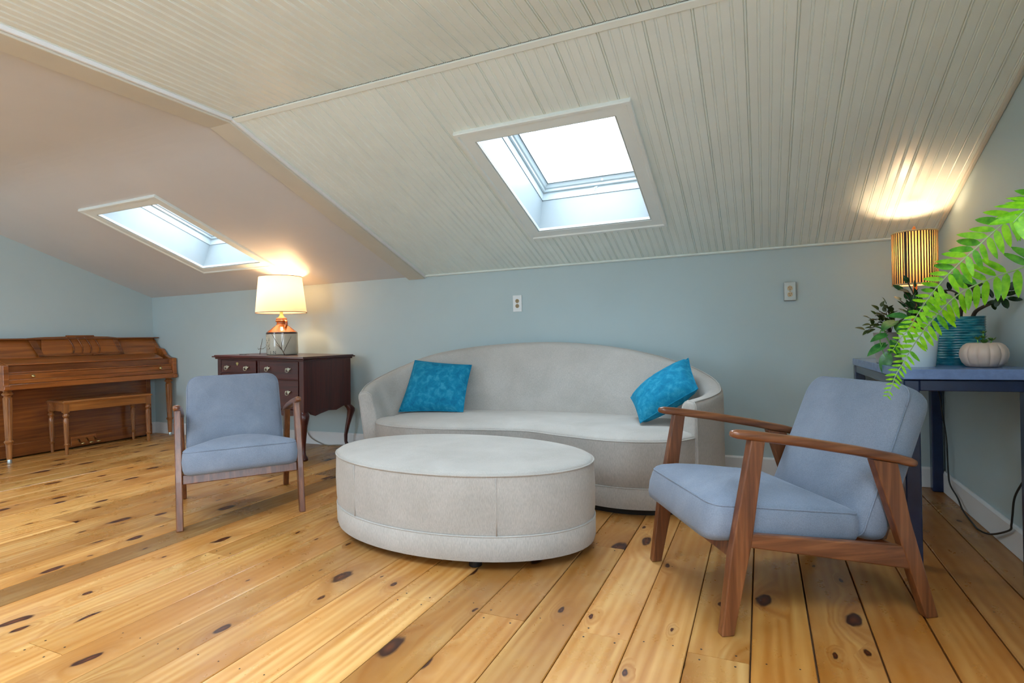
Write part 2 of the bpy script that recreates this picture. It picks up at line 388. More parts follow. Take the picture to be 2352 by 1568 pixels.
# ------------------------------------------------------------------ setting: floor
def build_floor():
    fl = MB(); slab_rect(fl, XL-0.1, XR+0.1, YF-0.1, YB+0.1, -0.12, -0.019)
    F = fl.build('floor', 'sub'); tag(F, kind='structure')
    bounds = [1.003, .858, .679, .496, .315, .131, -.05, -.233, -.414, -.601, -.783, -.969, -1.152, -1.344, -1.54, -1.733, -1.924, -2.11, -2.31, -2.475, -2.735, -2.934,
              -3.12, -3.367, -3.62, -3.885, -4.19, -4.45, -4.69, -4.95, -5.2, -5.45, -5.7, -5.95, -6.2, -6.45]
    special = {6: [1.812], 8: [1.81, 3.4], 9: [2.58], 10: [1.803, 3.3], 12: [1.806, 3.6], 17: [1.056], 18: [1.853], 22: [2.15], 24: [1.9]}
    nails = MB()
    for i in range(len(bounds)-1):
        x1, x0 = bounds[i], bounds[i+1]
        js = list(special.get(i, []))
        if not js: js = [random.choice((0.4, 0.7, 3.05, 3.3)) + random.uniform(-.1, .1)] if i > 4 else ([random.uniform(-1, .6)])
        if i % 2: js.append(-0.9+random.uniform(-.3, .3))
        ys = [YF] + sorted(js) + [YB]
        for k in range(len(ys)-1):
            y0, y1 = ys[k], ys[k+1]; g = 0.0016 + (0.0012 if i < 6 else 0.0)
            ge = 0.0006
            cx, cy = (x0+x1)/2, (y0+y1)/2; hw, hl, h = (x1-x0)/2-g, (y1-y0)/2-ge, 0.019
            dz = random.uniform(-0.0012, 0.0)
            bv = 0.0025
            vs = []
            for (sx, sz) in ((hw, -h), (hw, -bv), (hw-bv, 0), (-hw+bv, 0), (-hw, -bv), (-hw, -h)):
                vs.append((sx, -hl, sz+dz)); vs.append((sx, hl, sz+dz))
            fs = [(2*a, 2*a+1, 2*a+3, 2*a+2) for a in range(5)] + [(0, 2, 4, 6, 8, 10), (1, 11, 9, 7, 5, 3)]
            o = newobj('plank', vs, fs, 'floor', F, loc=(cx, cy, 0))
            tint = [1.0, 1.0, 1.0]
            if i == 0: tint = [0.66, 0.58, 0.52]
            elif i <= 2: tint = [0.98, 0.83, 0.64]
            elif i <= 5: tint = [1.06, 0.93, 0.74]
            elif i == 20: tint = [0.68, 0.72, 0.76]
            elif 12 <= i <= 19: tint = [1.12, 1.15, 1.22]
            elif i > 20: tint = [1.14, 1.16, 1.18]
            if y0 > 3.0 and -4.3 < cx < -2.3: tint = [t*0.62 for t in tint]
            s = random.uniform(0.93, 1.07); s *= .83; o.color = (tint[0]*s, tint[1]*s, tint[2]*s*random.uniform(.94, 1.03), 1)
            for ye in (y0+0.03, y1-0.03):
                for fx in (-.28, .28):
                    if -1.5 < ye < 4.1 and i < 22:
                        c = Vector((cx+fx*(x1-x0), ye, 0.0006+dz)); r = 0.0035
                        nails.addraw([c+Vector((r*math.cos(q), r*math.sin(q), 0)) for q in (PI/3*j for j in range(6))] + [c+Vector((r*math.cos(q), r*math.sin(q), -.004)) for q in (PI/3*j for j in range(6))],
                                     [tuple(range(6))]+[(j, (j+1) % 6, 6+(j+1) % 6, 6+j) for j in range(6)])
            # face nails in between, following the joists
            yn = -0.6
            while yn < 4.0:
                if y0+.2 < yn < y1-.2 and i < 20 and random.random() < .5:
                    for fx in (-.25, .25):
                        c = Vector((cx+fx*(x1-x0), yn+random.uniform(-.02, .02), 0.0006+dz)); r = 0.003
                        nails.addraw([c+Vector((r*math.cos(q), r*math.sin(q), 0)) for q in (PI/3*j for j in range(6))], [tuple(range(6))])
                yn += 0.61
    nb = nails.build('nail_heads', 'nail', F); nb['kind'] = 'stuff'
build_floor()

# ------------------------------------------------------------------ setting: walls
def build_walls():
    T = 0.12
    # back wall
    m = MB(); slab_rect(m, XL-T, XR+T, YB, YB+T, -0.02, ZW+0.02); tag(m.build('wall_back', 'wall'), kind='structure')
    prof = [(YB+T, -0.02), (YB+T, ZW), (YB, ZW+0.02), (YR, ZC+0.02), (YF-T, ZC+0.02), (YF-T, -0.02)]
    m = MB(); m.prism(prof, 0, XL-T, XL); tag(m.build('wall_left', 'wall'), kind='structure')
    # right wall with an opening for the added daylight window behind the camera
    wy0, wy1, wz0, wz1 = ADDED_SIDE_WIN
    m = MB()
    def top(y): return slope_z(min(max(y, YF), YB))+0.02
    def piece(y0, y1, z0, z1=None):
        ys = [y0] + [k for k in (YR2, YR) if y0 < k < y1] + [y1]
        if z1 is None: poly = [(y0, z0), (y1, z0)] + [(y, top(y)) for y in reversed(ys)]
        else: poly = [(y0, z0), (y1, z0), (y1, z1), (y0, z1)]
        m.prism(poly, 0, XR, XR+T)
    piece(wy1, YB+T, -0.02); piece(YF-T, wy0, -0.02); piece(wy0, wy1, -0.02, wz0); piece(wy0, wy1, wz1)
    tag(m.build('wall_right', 'wall'), kind='structure')
    m = MB(); xs = [XL-T] + [v for a, b in FRONT_X for v in (a, b)] + [XR+T]
    slab_rect(m, XL-T, XR+T, YF-T, YF, -0.02, FRONT_Z[0]); slab_rect(m, XL-T, XR+T, YF-T, YF, FRONT_Z[1], ZC+0.02)
    for i in range(0, len(xs), 2): slab_rect(m, xs[i], xs[i+1], YF-T, YF, FRONT_Z[0], FRONT_Z[1])
    tag(m.build('wall_front', 'wall'), kind='structure')
    # baseboards
    def bb(name, poly_axis, a, b, poly): mm = MB(); mm.prism(poly, poly_axis, a, b); tag(mm.build(name, 'white', bevel=0.003), kind='structure')
    h, t = 0.127, 0.016
    bb('baseboard_back', 0, XL, XR, [(YB, 0), (YB-t, 0), (YB-t, h-.012), (YB-t*.6, h), (YB, h)])
    bb('baseboard_left', 1, YF, YB-t, [(XL, 0), (XL+t, 0), (XL+t, h-.012), (XL+t*.6, h), (XL, h)])
    bb('baseboard_right', 1, YF, YB-t, [(XR, 0), (XR-t, 0), (XR-t, h-.012), (XR-t*.6, h), (XR, h)])
ADDED_SIDE_WIN = (-1.9, 0.4, 0.7, 1.9)  # unseen side window, added for daylight from the right
FRONT_X = ((-5.6, -4.6),); FRONT_Z = (0.55, 1.95)  # unseen front window, added to light the piano end
ADDED_ROOF_WIN = ((-5.7, -4.1), (-2.9, -1.6), (-.7, .7)); ROOF_Y = (-.45, 0.85)  # unseen roof windows, added to brighten floor and upward faces
build_walls()

# ------------------------------------------------------------------ setting: ceiling
BX0 = -2.72   # right edge of the boxed beam, where the beadboard starts
def build_ceiling():
    # plaster: profile along y, rounded at the bend, cut by the skylight wells
    ys = [YB, SKY1[3], SKY2[3], SKY2[2], SKY1[2]]
    def zf(y):
        z = slope_z(y); k = 0.22
        d = y-YR
        if abs(d) < k: z = ZC - SL*(d+k)**2/(4*k)
        return z
    yy = sorted(set([YF] + ys + [YR+.22*i/4 for i in range(-4, 5)] + [1.0, ROOF_Y[0], ROOF_Y[1]]))
    xx = sorted(set([XL-.05, SKY2[0], SKY2[1], -2.86, SKY1[0], SKY1[1], XR+.05] + [v for a in ADDED_ROOF_WIN for v in a]))
    m = MB()
    def hole(x, y):
        for s in (SKY1, SKY2):
            if s[0] < x < s[1] and s[2] < y < s[3]: return True
        for a, b in ADDED_ROOF_WIN:
            if a < x < b and ROOF_Y[0] < y < ROOF_Y[1]: return True
        return False
    for i in range(len(xx)-1):
        for j in range(len(yy)-1):
            x0, x1, y0, y1 = xx[i], xx[i+1], yy[j], yy[j+1]; cx, cy = (x0+x1)/2, (y0+y1)/2
            if hole(cx, cy): continue
            up = 0.012 if (cx > -2.86 and cy > ROOF_Y[1]) else 0.0
            za, zb = (zf(y0), zf(y1)) if not up else (slope_z(y0)+up, slope_z(y1)+up)
            t = 0.05
            m.addraw([(x0, y0, za), (x1, y0, za), (x1, y1, zb), (x0, y1, zb)], [(0, 1, 2, 3)], mi=1 if up else 0)
    C = m.build('ceiling', ['plaster', 'cavity'], smooth=True, auto=0.3); tag(C, kind='structure')
    # beadboard: boards 0.19 m wide with four beads each
    xj = -1.3698 - 0.19*8
    def u_profile():
        P = []
        for k in range(4):
            u = k*0.0475; d = 0.0065 if k == 0 else 0.0038
            P += [(u+0.0002 if k == 0 else u, 0.0), (u+0.0018, d), (u+0.0042, 0.0012), (u+0.0072, -0.0003), (u+0.0102, 0.0012), (u+0.0126, d), (u+0.0148, 0.0)]
        P.append((0.1898, 0.0)); return P
    UP = u_profile()
    n = 0
    x = xj
    while x < XR:
        x0, x1 = max(x, BX0-0.03), min(x+0.19, XR)
        if x1 > BX0 and x1-x0 > 0.01:
            pts = [(x+u, z) for u, z in UP if x0 <= x+u <= x1]
            if pts[0][0] > x0+1e-4: pts.insert(0, (x0, 0.0))
            if pts[-1][0] < x1-1e-4: pts.append((x1, 0.0))
            for part in ('slope', 'flat'):
                b = MB()
                for (a, za), (c, zc) in zip(pts[:-1], pts[1:]):
                    mid = (a+c)/2
                    if part == 'slope':
                        spans = [(YR+.001, YB)]
                        if SKY1[0]-.004 < mid < SKY1[1]+.004: spans = [(YR+.001, SKY1[2]+.004), (SKY1[3]-.004, YB)]
                    else: spans = [(ROOF_Y[1]+.1, YR-.002)]
                    for y0, y1 in spans:
                        b.addraw([(a, y0, slope_z(y0)+za), (c, y0, slope_z(y0)+zc), (c, y1, slope_z(y1)+zc), (a, y1, slope_z(y1)+za)], [(0, 1, 2, 3)])
                if b.f: b.build('beadboard', 'bead', C)
        x += 0.19
    # trims
    def strip(name, x0, x1, ya, yb, t, mat, w=None, off=0.0, bev=0.003, sink=0.004):
        """flat batten on the slope between y=ya and y=yb, thickness t below the surface"""
        mm = MB(); za, zb = slope_z(ya), slope_z(yb)
        d = (NU if ya >= YR-1e-6 else Vector((0, 0, 1)))
        vs = []
        for (y, z) in ((ya, za), (yb, zb)):
            for xx_ in (x0, x1):
                p = Vector((xx_, y, z)); vs += [p + d*sink, p - d*t]
        mm.addraw(vs, [(0, 1, 3, 2), (4, 6, 7, 5), (0, 4, 5, 1), (2, 3, 7, 6), (0, 2, 6, 4), (1, 5, 7, 3)])
        o = mm.build(name, mat, bevel=bev); tag(o, kind='structure'); return o
    strip('trim_1', BX0, XR, YR+.0005, YR+.034, 0.009, 'bead', off=0.0, bev=0.003, sink=0.0)                     # batten along the ridge bend
    strip('trim_2', BX0, XR, YB-.022, YB, 0.014, 'bead', bev=0.006, sink=0.0)             # moulding along the knee wall
    strip('trim_3', XR-.022, XR, YR, YB, 0.014, 'trimw', bev=0.006)             # moulding up the right wall
    strip('trim_4', -2.885, BX0, YR+.001, YB, 0.030, 'trimw', bev=0.005)         # boxed beam, sloping part
    strip('trim_6', BX0-.001, BX0+.017, YR+.001, YB, 0.020, 'white', bev=0.006)        # white strip: light on the beam's right side, put into its colour
    strip('trim_7', BX0-.001, BX0+.017, ROOF_Y[1]+.1, YR-.001, 0.020, 'white', bev=0.006)  # same whitened lit side, level part
    strip('trim_5', -2.885, BX0, ROOF_Y[1]+.1, YR-.001, 0.030, 'trimw', bev=0.005)        # boxed beam, level part
build_ceiling()

# ------------------------------------------------------------------ skylights
def build_skylight(n, S, hook_x, side=1):
    x0, x1, y0, y1 = S
    nu = NU if side > 0 else NU2
    e = Vector((0, 1, -SL)).normalized() if side > 0 else Vector((0, 1, SL)).normalized()
    O = Vector((x0, y0, slope_z(y0))); L = (Vector((0, y1, slope_z(y1)))-Vector((0, y0, slope_z(y0)))).length; Wd = x1-x0
    M = Matrix((Vector((1, 0, 0)), e, nu)).transposed().to_4x4(); M.translation = O    # local: x across, y down the slope, z out
    R = MB()
    def ring(mb, in0, d0, in1, d1, M=M, mi=0):
        a = [(in0, in0, d0), (Wd-in0, in0, d0), (Wd-in0, L-in0, d0), (in0, L-in0, d0)]; b = [(in1, in1, d1), (Wd-in1, in1, d1), (Wd-in1, L-in1, d1), (in1, L-in1, d1)]
        mb.addraw(a+b, [(i, (i+1) % 4, 4+(i+1) % 4, 4+i) for i in range(4)], M, mi)
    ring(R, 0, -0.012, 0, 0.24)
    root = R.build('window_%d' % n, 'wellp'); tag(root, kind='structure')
    # casing boards, mitred, with a raised outer edge
    ow, t = 0.093, 0.014
    if side > 0:
        for (a, b) in ((0, 1), (1, 2), (2, 3), (3, 0)):
            ins = [(0.006, 0.006), (Wd-.006, 0.006), (Wd-.006, L-.006), (0.006, L-.006)]; out = [(-ow, -ow), (Wd+ow, -ow), (Wd+ow, L+ow), (-ow, L+ow)]
            def lerp(p, q, k): return (p[0]+(q[0]-p[0])*k, p[1]+(q[1]-p[1])*k)
            prof = [(0.0, 0.01), (0.0, -t*.6), (0.06, -t*.6), (0.10, -t), (0.74, -t), (0.80, -t*1.5), (0.97, -t*1.5), (1.0, -t*1.2), (1.0, 0.01)]
            mb = MB(); mb.loft([[(*lerp(ins[a], out[a], k), z) for k, z in prof], [(*lerp(ins[b], out[b], k), z) for k, z in prof]], True, True, 0, M)
            mb.build('casing', 'casing', root)
    fr = MB()
    ring(fr, 0.004, 0.24, 0.004, 0.30); ring(fr, 0.0, 0.24, 0.004, 0.24); ring(fr, 0.004, 0.30, 0.014, 0.30)
    fr.build('window_frame', 'frame', root)
    gk = MB(); ring(gk, 0.002, 0.2385, 0.0035, 0.2385); ring(gk, 0.0145, 0.302, 0.018, 0.302); ring(gk, 0.0465, 0.343, 0.051, 0.343); gk.build('gasket', 'gasket', root)
    sa = MB()
    ring(sa, 0.012, 0.300, 0.020, 0.300); ring(sa, 0.020, 0.300, 0.020, 0.318); ring(sa, 0.020, 0.318, 0.030, 0.322); ring(sa, 0.030, 0.322, 0.045, 0.345); ring(sa, 0.045, 0.345, 0.052, 0.345); ring(sa, 0.052, 0.345, 0.052, 0.375); ring(sa, 0.0, 0.24, 0.0, 0.42)
    sa.build('sash', 'frame', root)
    pm = MB(); pm.box((Wd/2, L/2, 0.356), (Wd-.10, L-.10, 0.006), None, M); pm.build('pane', 'skyglass', root)
    if side > 0:
        hk = MB(); c = Vector((hook_x, L-0.012, 0.272)); pts = [c+Vector((0.011*math.cos(q), -0.004, 0.014*math.sin(q))) for q in (2*PI*j/12 for j in range(13))]
        hk.tube(pts, 0.0032, 6, M=M); hk.box((hook_x+.006, L-.008, .290), (.012, .008, .008), None, M); hk.build('catch_ring', 'white', root, smooth=True)
        kb = MB(); kb.lathe([(0.0, 0), (.009, 0), (.009, .004), (.004, .006), (.0, .006)], 12, M=M @ Matrix.Translation((hook_x+.05, L-0.034, 0.325)) @ Matrix.Rotation(math.radians(120), 4, 'X')); kb.build('screw_cap', 'white', root, smooth=True)
    ctr = M @ Vector((Wd/2, L/2, 0.40))
    portal('skylight_portal', ctr, (Wd-.08, L-.08), -nu)
build_skylight(1, SKY1, 0.395)
build_skylight(2, SKY2, 0.40)
def build_added_windows():  # windows added out of view to bring in more daylight
    def win(n, c, wd, z0, z1, along):
        """added unseen window of one big pane with a mid rail; along = axis it runs along"""
        m = MB(); zc = (z0+z1)/2
        def bx(mm, u, z, du, dz, t): mm.box((c[0]+u, c[1], z) if along == 'x' else (c[0], c[1]+u, z), (du, t, dz) if along == 'x' else (t, du, dz))
        for u, z, du, dz in ((0, z0+.02, wd, .04), (0, z1-.02, wd, .04), (-wd/2+.02, zc, .04, z1-z0), (wd/2-.02, zc, .04, z1-z0), (0, zc, wd, .03)): bx(m, u, z, du, dz, .06)
        r = m.build('window_%d' % n, 'white'); tag(r, kind='structure')
        p = MB(); bx(p, 0, zc, wd-.07, z1-z0-.07, .006); p.build('pane', 'glass', r)
    y0, y1, z0, z1 = ADDED_SIDE_WIN
    win(3, (XR+.06, (y0+y1)/2), y1-y0, z0, z1, 'y'); portal('added_side_window_portal', (XR+.11, (y0+y1)/2, (z0+z1)/2), (z1-z0, y1-y0), (-1, 0, 0))
    for k, (a, b) in enumerate(FRONT_X):
        win(4+k, ((a+b)/2, YF-.06), b-a, FRONT_Z[0], FRONT_Z[1], 'x')
        portal('added_front_window_portal', ((a+b)/2, YF-.11, sum(FRONT_Z)/2), (b-a, FRONT_Z[1]-FRONT_Z[0]), (0, 1, 0))
    # roof windows added out of view above and behind the camera for overhead daylight
    for k, (a, b) in enumerate(ADDED_ROOF_WIN):
        y0, y1 = ROOF_Y; m = MB(); z0, z1 = ZC-.01, ZC+.22
        m.addraw([(a, y0, z0), (b, y0, z0), (b, y1, z0), (a, y1, z0), (a, y0, z1), (b, y0, z1), (b, y1, z1), (a, y1, z1)], [(i, (i+1) % 4, 4+(i+1) % 4, 4+i) for i in range(4)])
        r = m.build('window_%d' % (5+k), 'white'); tag(r, kind='structure')
        f = MB()
        for (c, d) in (((a+.03, (y0+y1)/2), (.06, y1-y0)), ((b-.03, (y0+y1)/2), (.06, y1-y0)), (((a+b)/2, y0+.03), (b-a, .06)), (((a+b)/2, y1-.03), (b-a, .06))): f.box((c[0], c[1], ZC+.19), (d[0], d[1], .04))
        f.build('sash', 'frame', r)
        p = MB(); p.box(((a+b)/2, (y0+y1)/2, ZC+.20), (b-a-.1, y1-y0-.1, .006)); p.build('pane', 'glass', r)
        portal('added_roof_window_portal', ((a+b)/2, (y0+y1)/2, ZC+.23), (b-a, y1-y0), (0, 0, -1))
build_added_windows()

# ------------------------------------------------------------------ sofa
def build_sofa():
    S = thing('sofa', 'long curved greige velvet sofa with a rounded wrap-around back against the back wall', 'sofa', (-1.45, 3.6, 0))
    off = Vector((1.45, -3.6, 0))
    # outer plan curve from the left arm front round the back to the right arm front, with top heights
    ctrl = [(-2.655, 3.30, .628), (-2.745, 3.50, .685), (-2.70, 3.76, .775), (-2.47, 3.98, .878), (-2.03, 4.12, .938), (-1.45, 4.175, .952), (-.90, 4.125, .893),
            (-.50, 4.00, .798), (-.285, 3.83, .712), (-.215, 3.62, .655), (-.252, 3.45, .628), (-.338, 3.285, .612)]
    C = spline([Vector(p) for p in ctrl], 7); N = len(C)
    rings = []
    for i, p in enumerate(C):
        t = i/(N-1)
        tan = (C[min(i+1, N-1)]-C[max(i-1, 0)]); tan.z = 0; tan.normalize(); inn = Vector((tan.y, -tan.x, 0))
        if inn.dot(Vector((-1.45, 3.5, 0))-Vector((p.x, p.y, 0))) < 0: inn = -inn
        mid = math.sin(PI*t)**0.7
        fl = 0.055*max(0, 1-t*5)                         # the left arm flares outwards
        th = 0.095+0.035*mid; lean = 0.02+0.12*mid       # thickness at the top, lean of the inner face
        h = p.z; r = 0.026
        b = Vector((p.x, p.y, 0)) + off
        def q(d, z): 
            fz = -fl*(max(0, z-0.15)/0.5)
            return b + inn*(d+fz) + Vector((0, 0, z))
        th0 = max(th, .085)
        prof = [q(0.004, .035), q(0, .06), q(0, .152), q(-.003, .158), q(0, .164), q(0, h*.6), q(0, h-.05), q(0.004, h-.018), q(0.016, h-.004), q(0.035, h),
                q(th0*.6, h+.004), q(th0-.02, h-.006), q(th0-.004, h-.022), q(th0+.004, h-.05), q(th0+lean*.35, h-.16 if h > .7 else h-.09), q(th0+lean*.75, .48), q(th0+lean, .40), q(th0+lean, .30), q(th0+lean, .035)]
        rings.append(prof)
    # rounded front ends of the arms
    def endcap(ring, d, k):
        c = sum(ring, Vector())/len(ring); return [Vector((c.x+(p.x-c.x)*k, c.y+(p.y-c.y)*k, 0.3+(p.z-0.3)*(1-(1-k)*.25)))+d for p in ring]
    d0 = (Vector(C[0])-Vector(C[1])); d0.z = 0; d0.normalize(); d1 = (Vector(C[-1])-Vector(C[-2])); d1.z = 0; d1.normalize()
    rings = [endcap(rings[0], d0*.014, .80), endcap(rings[0], d0*.011, .93)] + rings + [endcap(rings[-1], d1*.011, .93), endcap(rings[-1], d1*.014, .80)]
    mb = MB(); mb.loft(rings, True); mb.build('backrest', 'greige', S, True, 0.9)
    # welt along the top outer edge
    pb = MB(); pb.tube([r[8] + Vector((0, 0, .003)) for r in rings[2:-2]], .0042, 6); pb.build('piping', 'greige', S, True)
    for rg in (rings[-3], rings[2]):
        pb = MB(); pb.tube([rg[k] for k in range(1, 14)], .004, 6); pb.build('arm_piping', 'greige', S, True)
    # seat: kidney front edge
    fr = spline([Vector(p) for p in [(-2.595, 3.34, 0), (-2.50, 3.235, 0), (-2.28, 3.165, 0), (-1.98, 3.155, 0), (-1.65, 3.205, 0), (-1.36, 3.235, 0), (-1.10, 3.145, 0), (-.80, 3.062, 0), (-.58, 3.078, 0), (-.43, 3.155, 0), (-.352, 3.272, 0)]], 7)
    back = [Vector((p.x, p.y, 0)) for p in reversed(C)]
    cen = Vector((-1.45, 3.62, 0)); inner = []
    for p in back[2:-2]:
        d = (cen-p); dd = Vector((d.x*.35, d.y*1.0, 0)); inner.append(p + dd.normalized()*.17)
    plan = fr + inner
    def hgt(p, edge): return 0
    def ring(k, z, lift=0.0):
        out = []
        for p in plan:
            c = Vector((max(-2.2, min(-.7, p.x)), 3.55, 0)); q = c+(p-c)*k
            zz = z + lift*0.5
            out.append(q + off + Vector((0, 0, zz)))
        return out
    b = MB(); b.loft([ring(.985, .152), ring(1, .158), ring(1, .30), ring(1, .398)], False); b.build('front_panel', 'greige', S, True, 0.9)
    b = MB(); b.loft([ring(.98, .034), ring(.998, .036), ring(1.004, .06), ring(1.005, .150), ring(.998, .156)], True); b.build('base_band', 'greige', S, True, 0.8)
    b = MB(); b.loft([ring(1, .396), ring(1.001, .405), ring(.995, .417), ring(.98, .424), ring(.93, .434), ring(.82, .442), ring(.6, .448), ring(.3, .45), ring(.05, .45)], True); b.build('seat', 'greige', S, True, 0.9)
    b = MB(); b.tube([p+off+Vector((0, 0, .409)) for p in fr], .0045, 6); b.build('seat_piping', 'greige', S, True)
    b = MB(); b.tube([p*1.0+off+Vector((0, -.0025, .153)) for p in fr], .003, 6); b.build('band_piping', 'greige', S, True)
    b = MB(); b.loft([ring(.93, 0.0), ring(.93, .036)], True); b.build('plinth', 'foot', S)
    return S
build_sofa()

def build_pillow(name, label, q, th, bow):
    """q: corners TL, TR, BR, BL; th: thickness"""
    q = [Vector(p) for p in q]; c = sum(q, Vector())/4; T = thing(name, label, 'pillow', c, group='teal velvet pillows on the sofa')
    nrm = ((q[1]-q[0]).cross(q[3]-q[0])).normalized()
    if nrm.y > 0: nrm = -nrm
    n = 20; vs = []; fs = []
    def P(u, v, s):
        # pinched corners, edges bowed inwards
        uu = u + bow*(u-.5)*-(1-(2*v-1)**2)*2; vv = v + bow*(v-.5)*-(1-(2*u-1)**2)*2
        p = q[0].lerp(q[1], uu).lerp(q[3].lerp(q[2], uu), vv)
        d = (max(0, 1-(2*u-1)**2)*max(0, 1-(2*v-1)**2))**0.42
        wr = 0.006*mnoise.noise(Vector((u*5, v*5, s*3+q[0].x)))*d + 0.004*mnoise.noise(Vector((u*13, v*9, s)))*d
        return p + nrm*(s*th/2*d + wr*s) - c
    for s in (1, -1):
        b = len(vs)
        for i in range(n+1):
            for j in range(n+1): vs.append(P(i/n, j/n, s))
        for i in range(n):
            for j in range(n): fs.append((b+i*(n+1)+j, b+(i+1)*(n+1)+j, b+(i+1)*(n+1)+j+1, b+i*(n+1)+j+1))
    m = MB(); m.addraw(vs, fs); o = m.build('cover', 'teal', T, True)
    e = [P(i/n, 0, 0) for i in range(n+1)] + [P(1, j/n, 0) for j in range(1, n+1)] + [P(i/n, 1, 0) for i in range(n-1, -1, -1)] + [P(0, j/n, 0) for j in range(n-1, -1, -1)]
    m = MB(); m.tube(e, .0035, 6); m.build('seam', 'teal', T, True)
build_pillow('throw_pillow', 'square teal velvet pillow leaning upright at the left end of the sofa', [(-2.545, 3.79, .836), (-2.075, 3.87, .792), (-2.045, 3.66, .455), (-2.545, 3.55, .455)], .15, .018)
build_pillow('throw_pillow', 'teal velvet pillow tipped on its corner against the right arm of the sofa', [(-.797, 3.70, .583), (-.432, 3.76, .838), (-.345, 3.44, .672), (-.676, 3.385, .466)], .19, .02)

# ------------------------------------------------------------------ ottoman
def build_ottoman():
    T = thing('ottoman', 'large oval greige velvet ottoman in front of the sofa', 'ottoman', (-1.449, 2.525, 0), (0, 0, -0.068))
    a, b = .722, .452; n = 72
    def ell(k, z): return [Vector(((a-k)*math.cos(q), (b-k)*math.sin(q), z)) for q in (2*PI*i/n for i in range(n))]
    m = MB(); m.loft([ell(.002, .158), ell(-.004, .20), ell(-.006, .29), ell(-.002, .385), ell(.001, .408)], False); m.build('side_panel', 'greige', T, True)
    m = MB(); m.loft([ell(.012, .041), ell(.003, .044), ell(-.004, .07), ell(-.005, .148), ell(.001, .157)], True); m.build('base_band', 'greige', T, True, 0.8)
    m = MB(); m.loft([ell(.001, .405), ell(.003, .416), ell(.012, .424), ell(.04, .430), ell(.12, .437), ell(.25, .442), ell(.40, .444), ell(.445, .444)], True); m.build('top_panel', 'greige', T, True, 0.9)
    m = MB(); e = ell(-.001, .412); m.tube(e+[e[0]], .0045, 6); m.build('piping', 'greige', T, True)
    m = MB(); e = ell(-.003, .153); m.tube(e+[e[0]], .003, 6); m.build('band_seam', 'greige', T, True)
    for q in (4.24, 5.35, 1.1, 2.1):
        m = MB(); m.tube([Vector(((a+.004)*math.cos(q), (b+.004)*math.sin(q), z)) for z in (.158, .24, .32, .405)], .0026, 6); m.build('side_seam', 'greige', T, True)
    for (x, y) in ((.30, -.33), (-.42, -.28), (.42, .26), (-.36, .30)):
        m = MB(); m.lathe([(.028, 0), (.030, .004), (.026, .043)], 16, (x, y, 0)); m.build('foot', 'foot', T, True, 0.6)
build_ottoman()

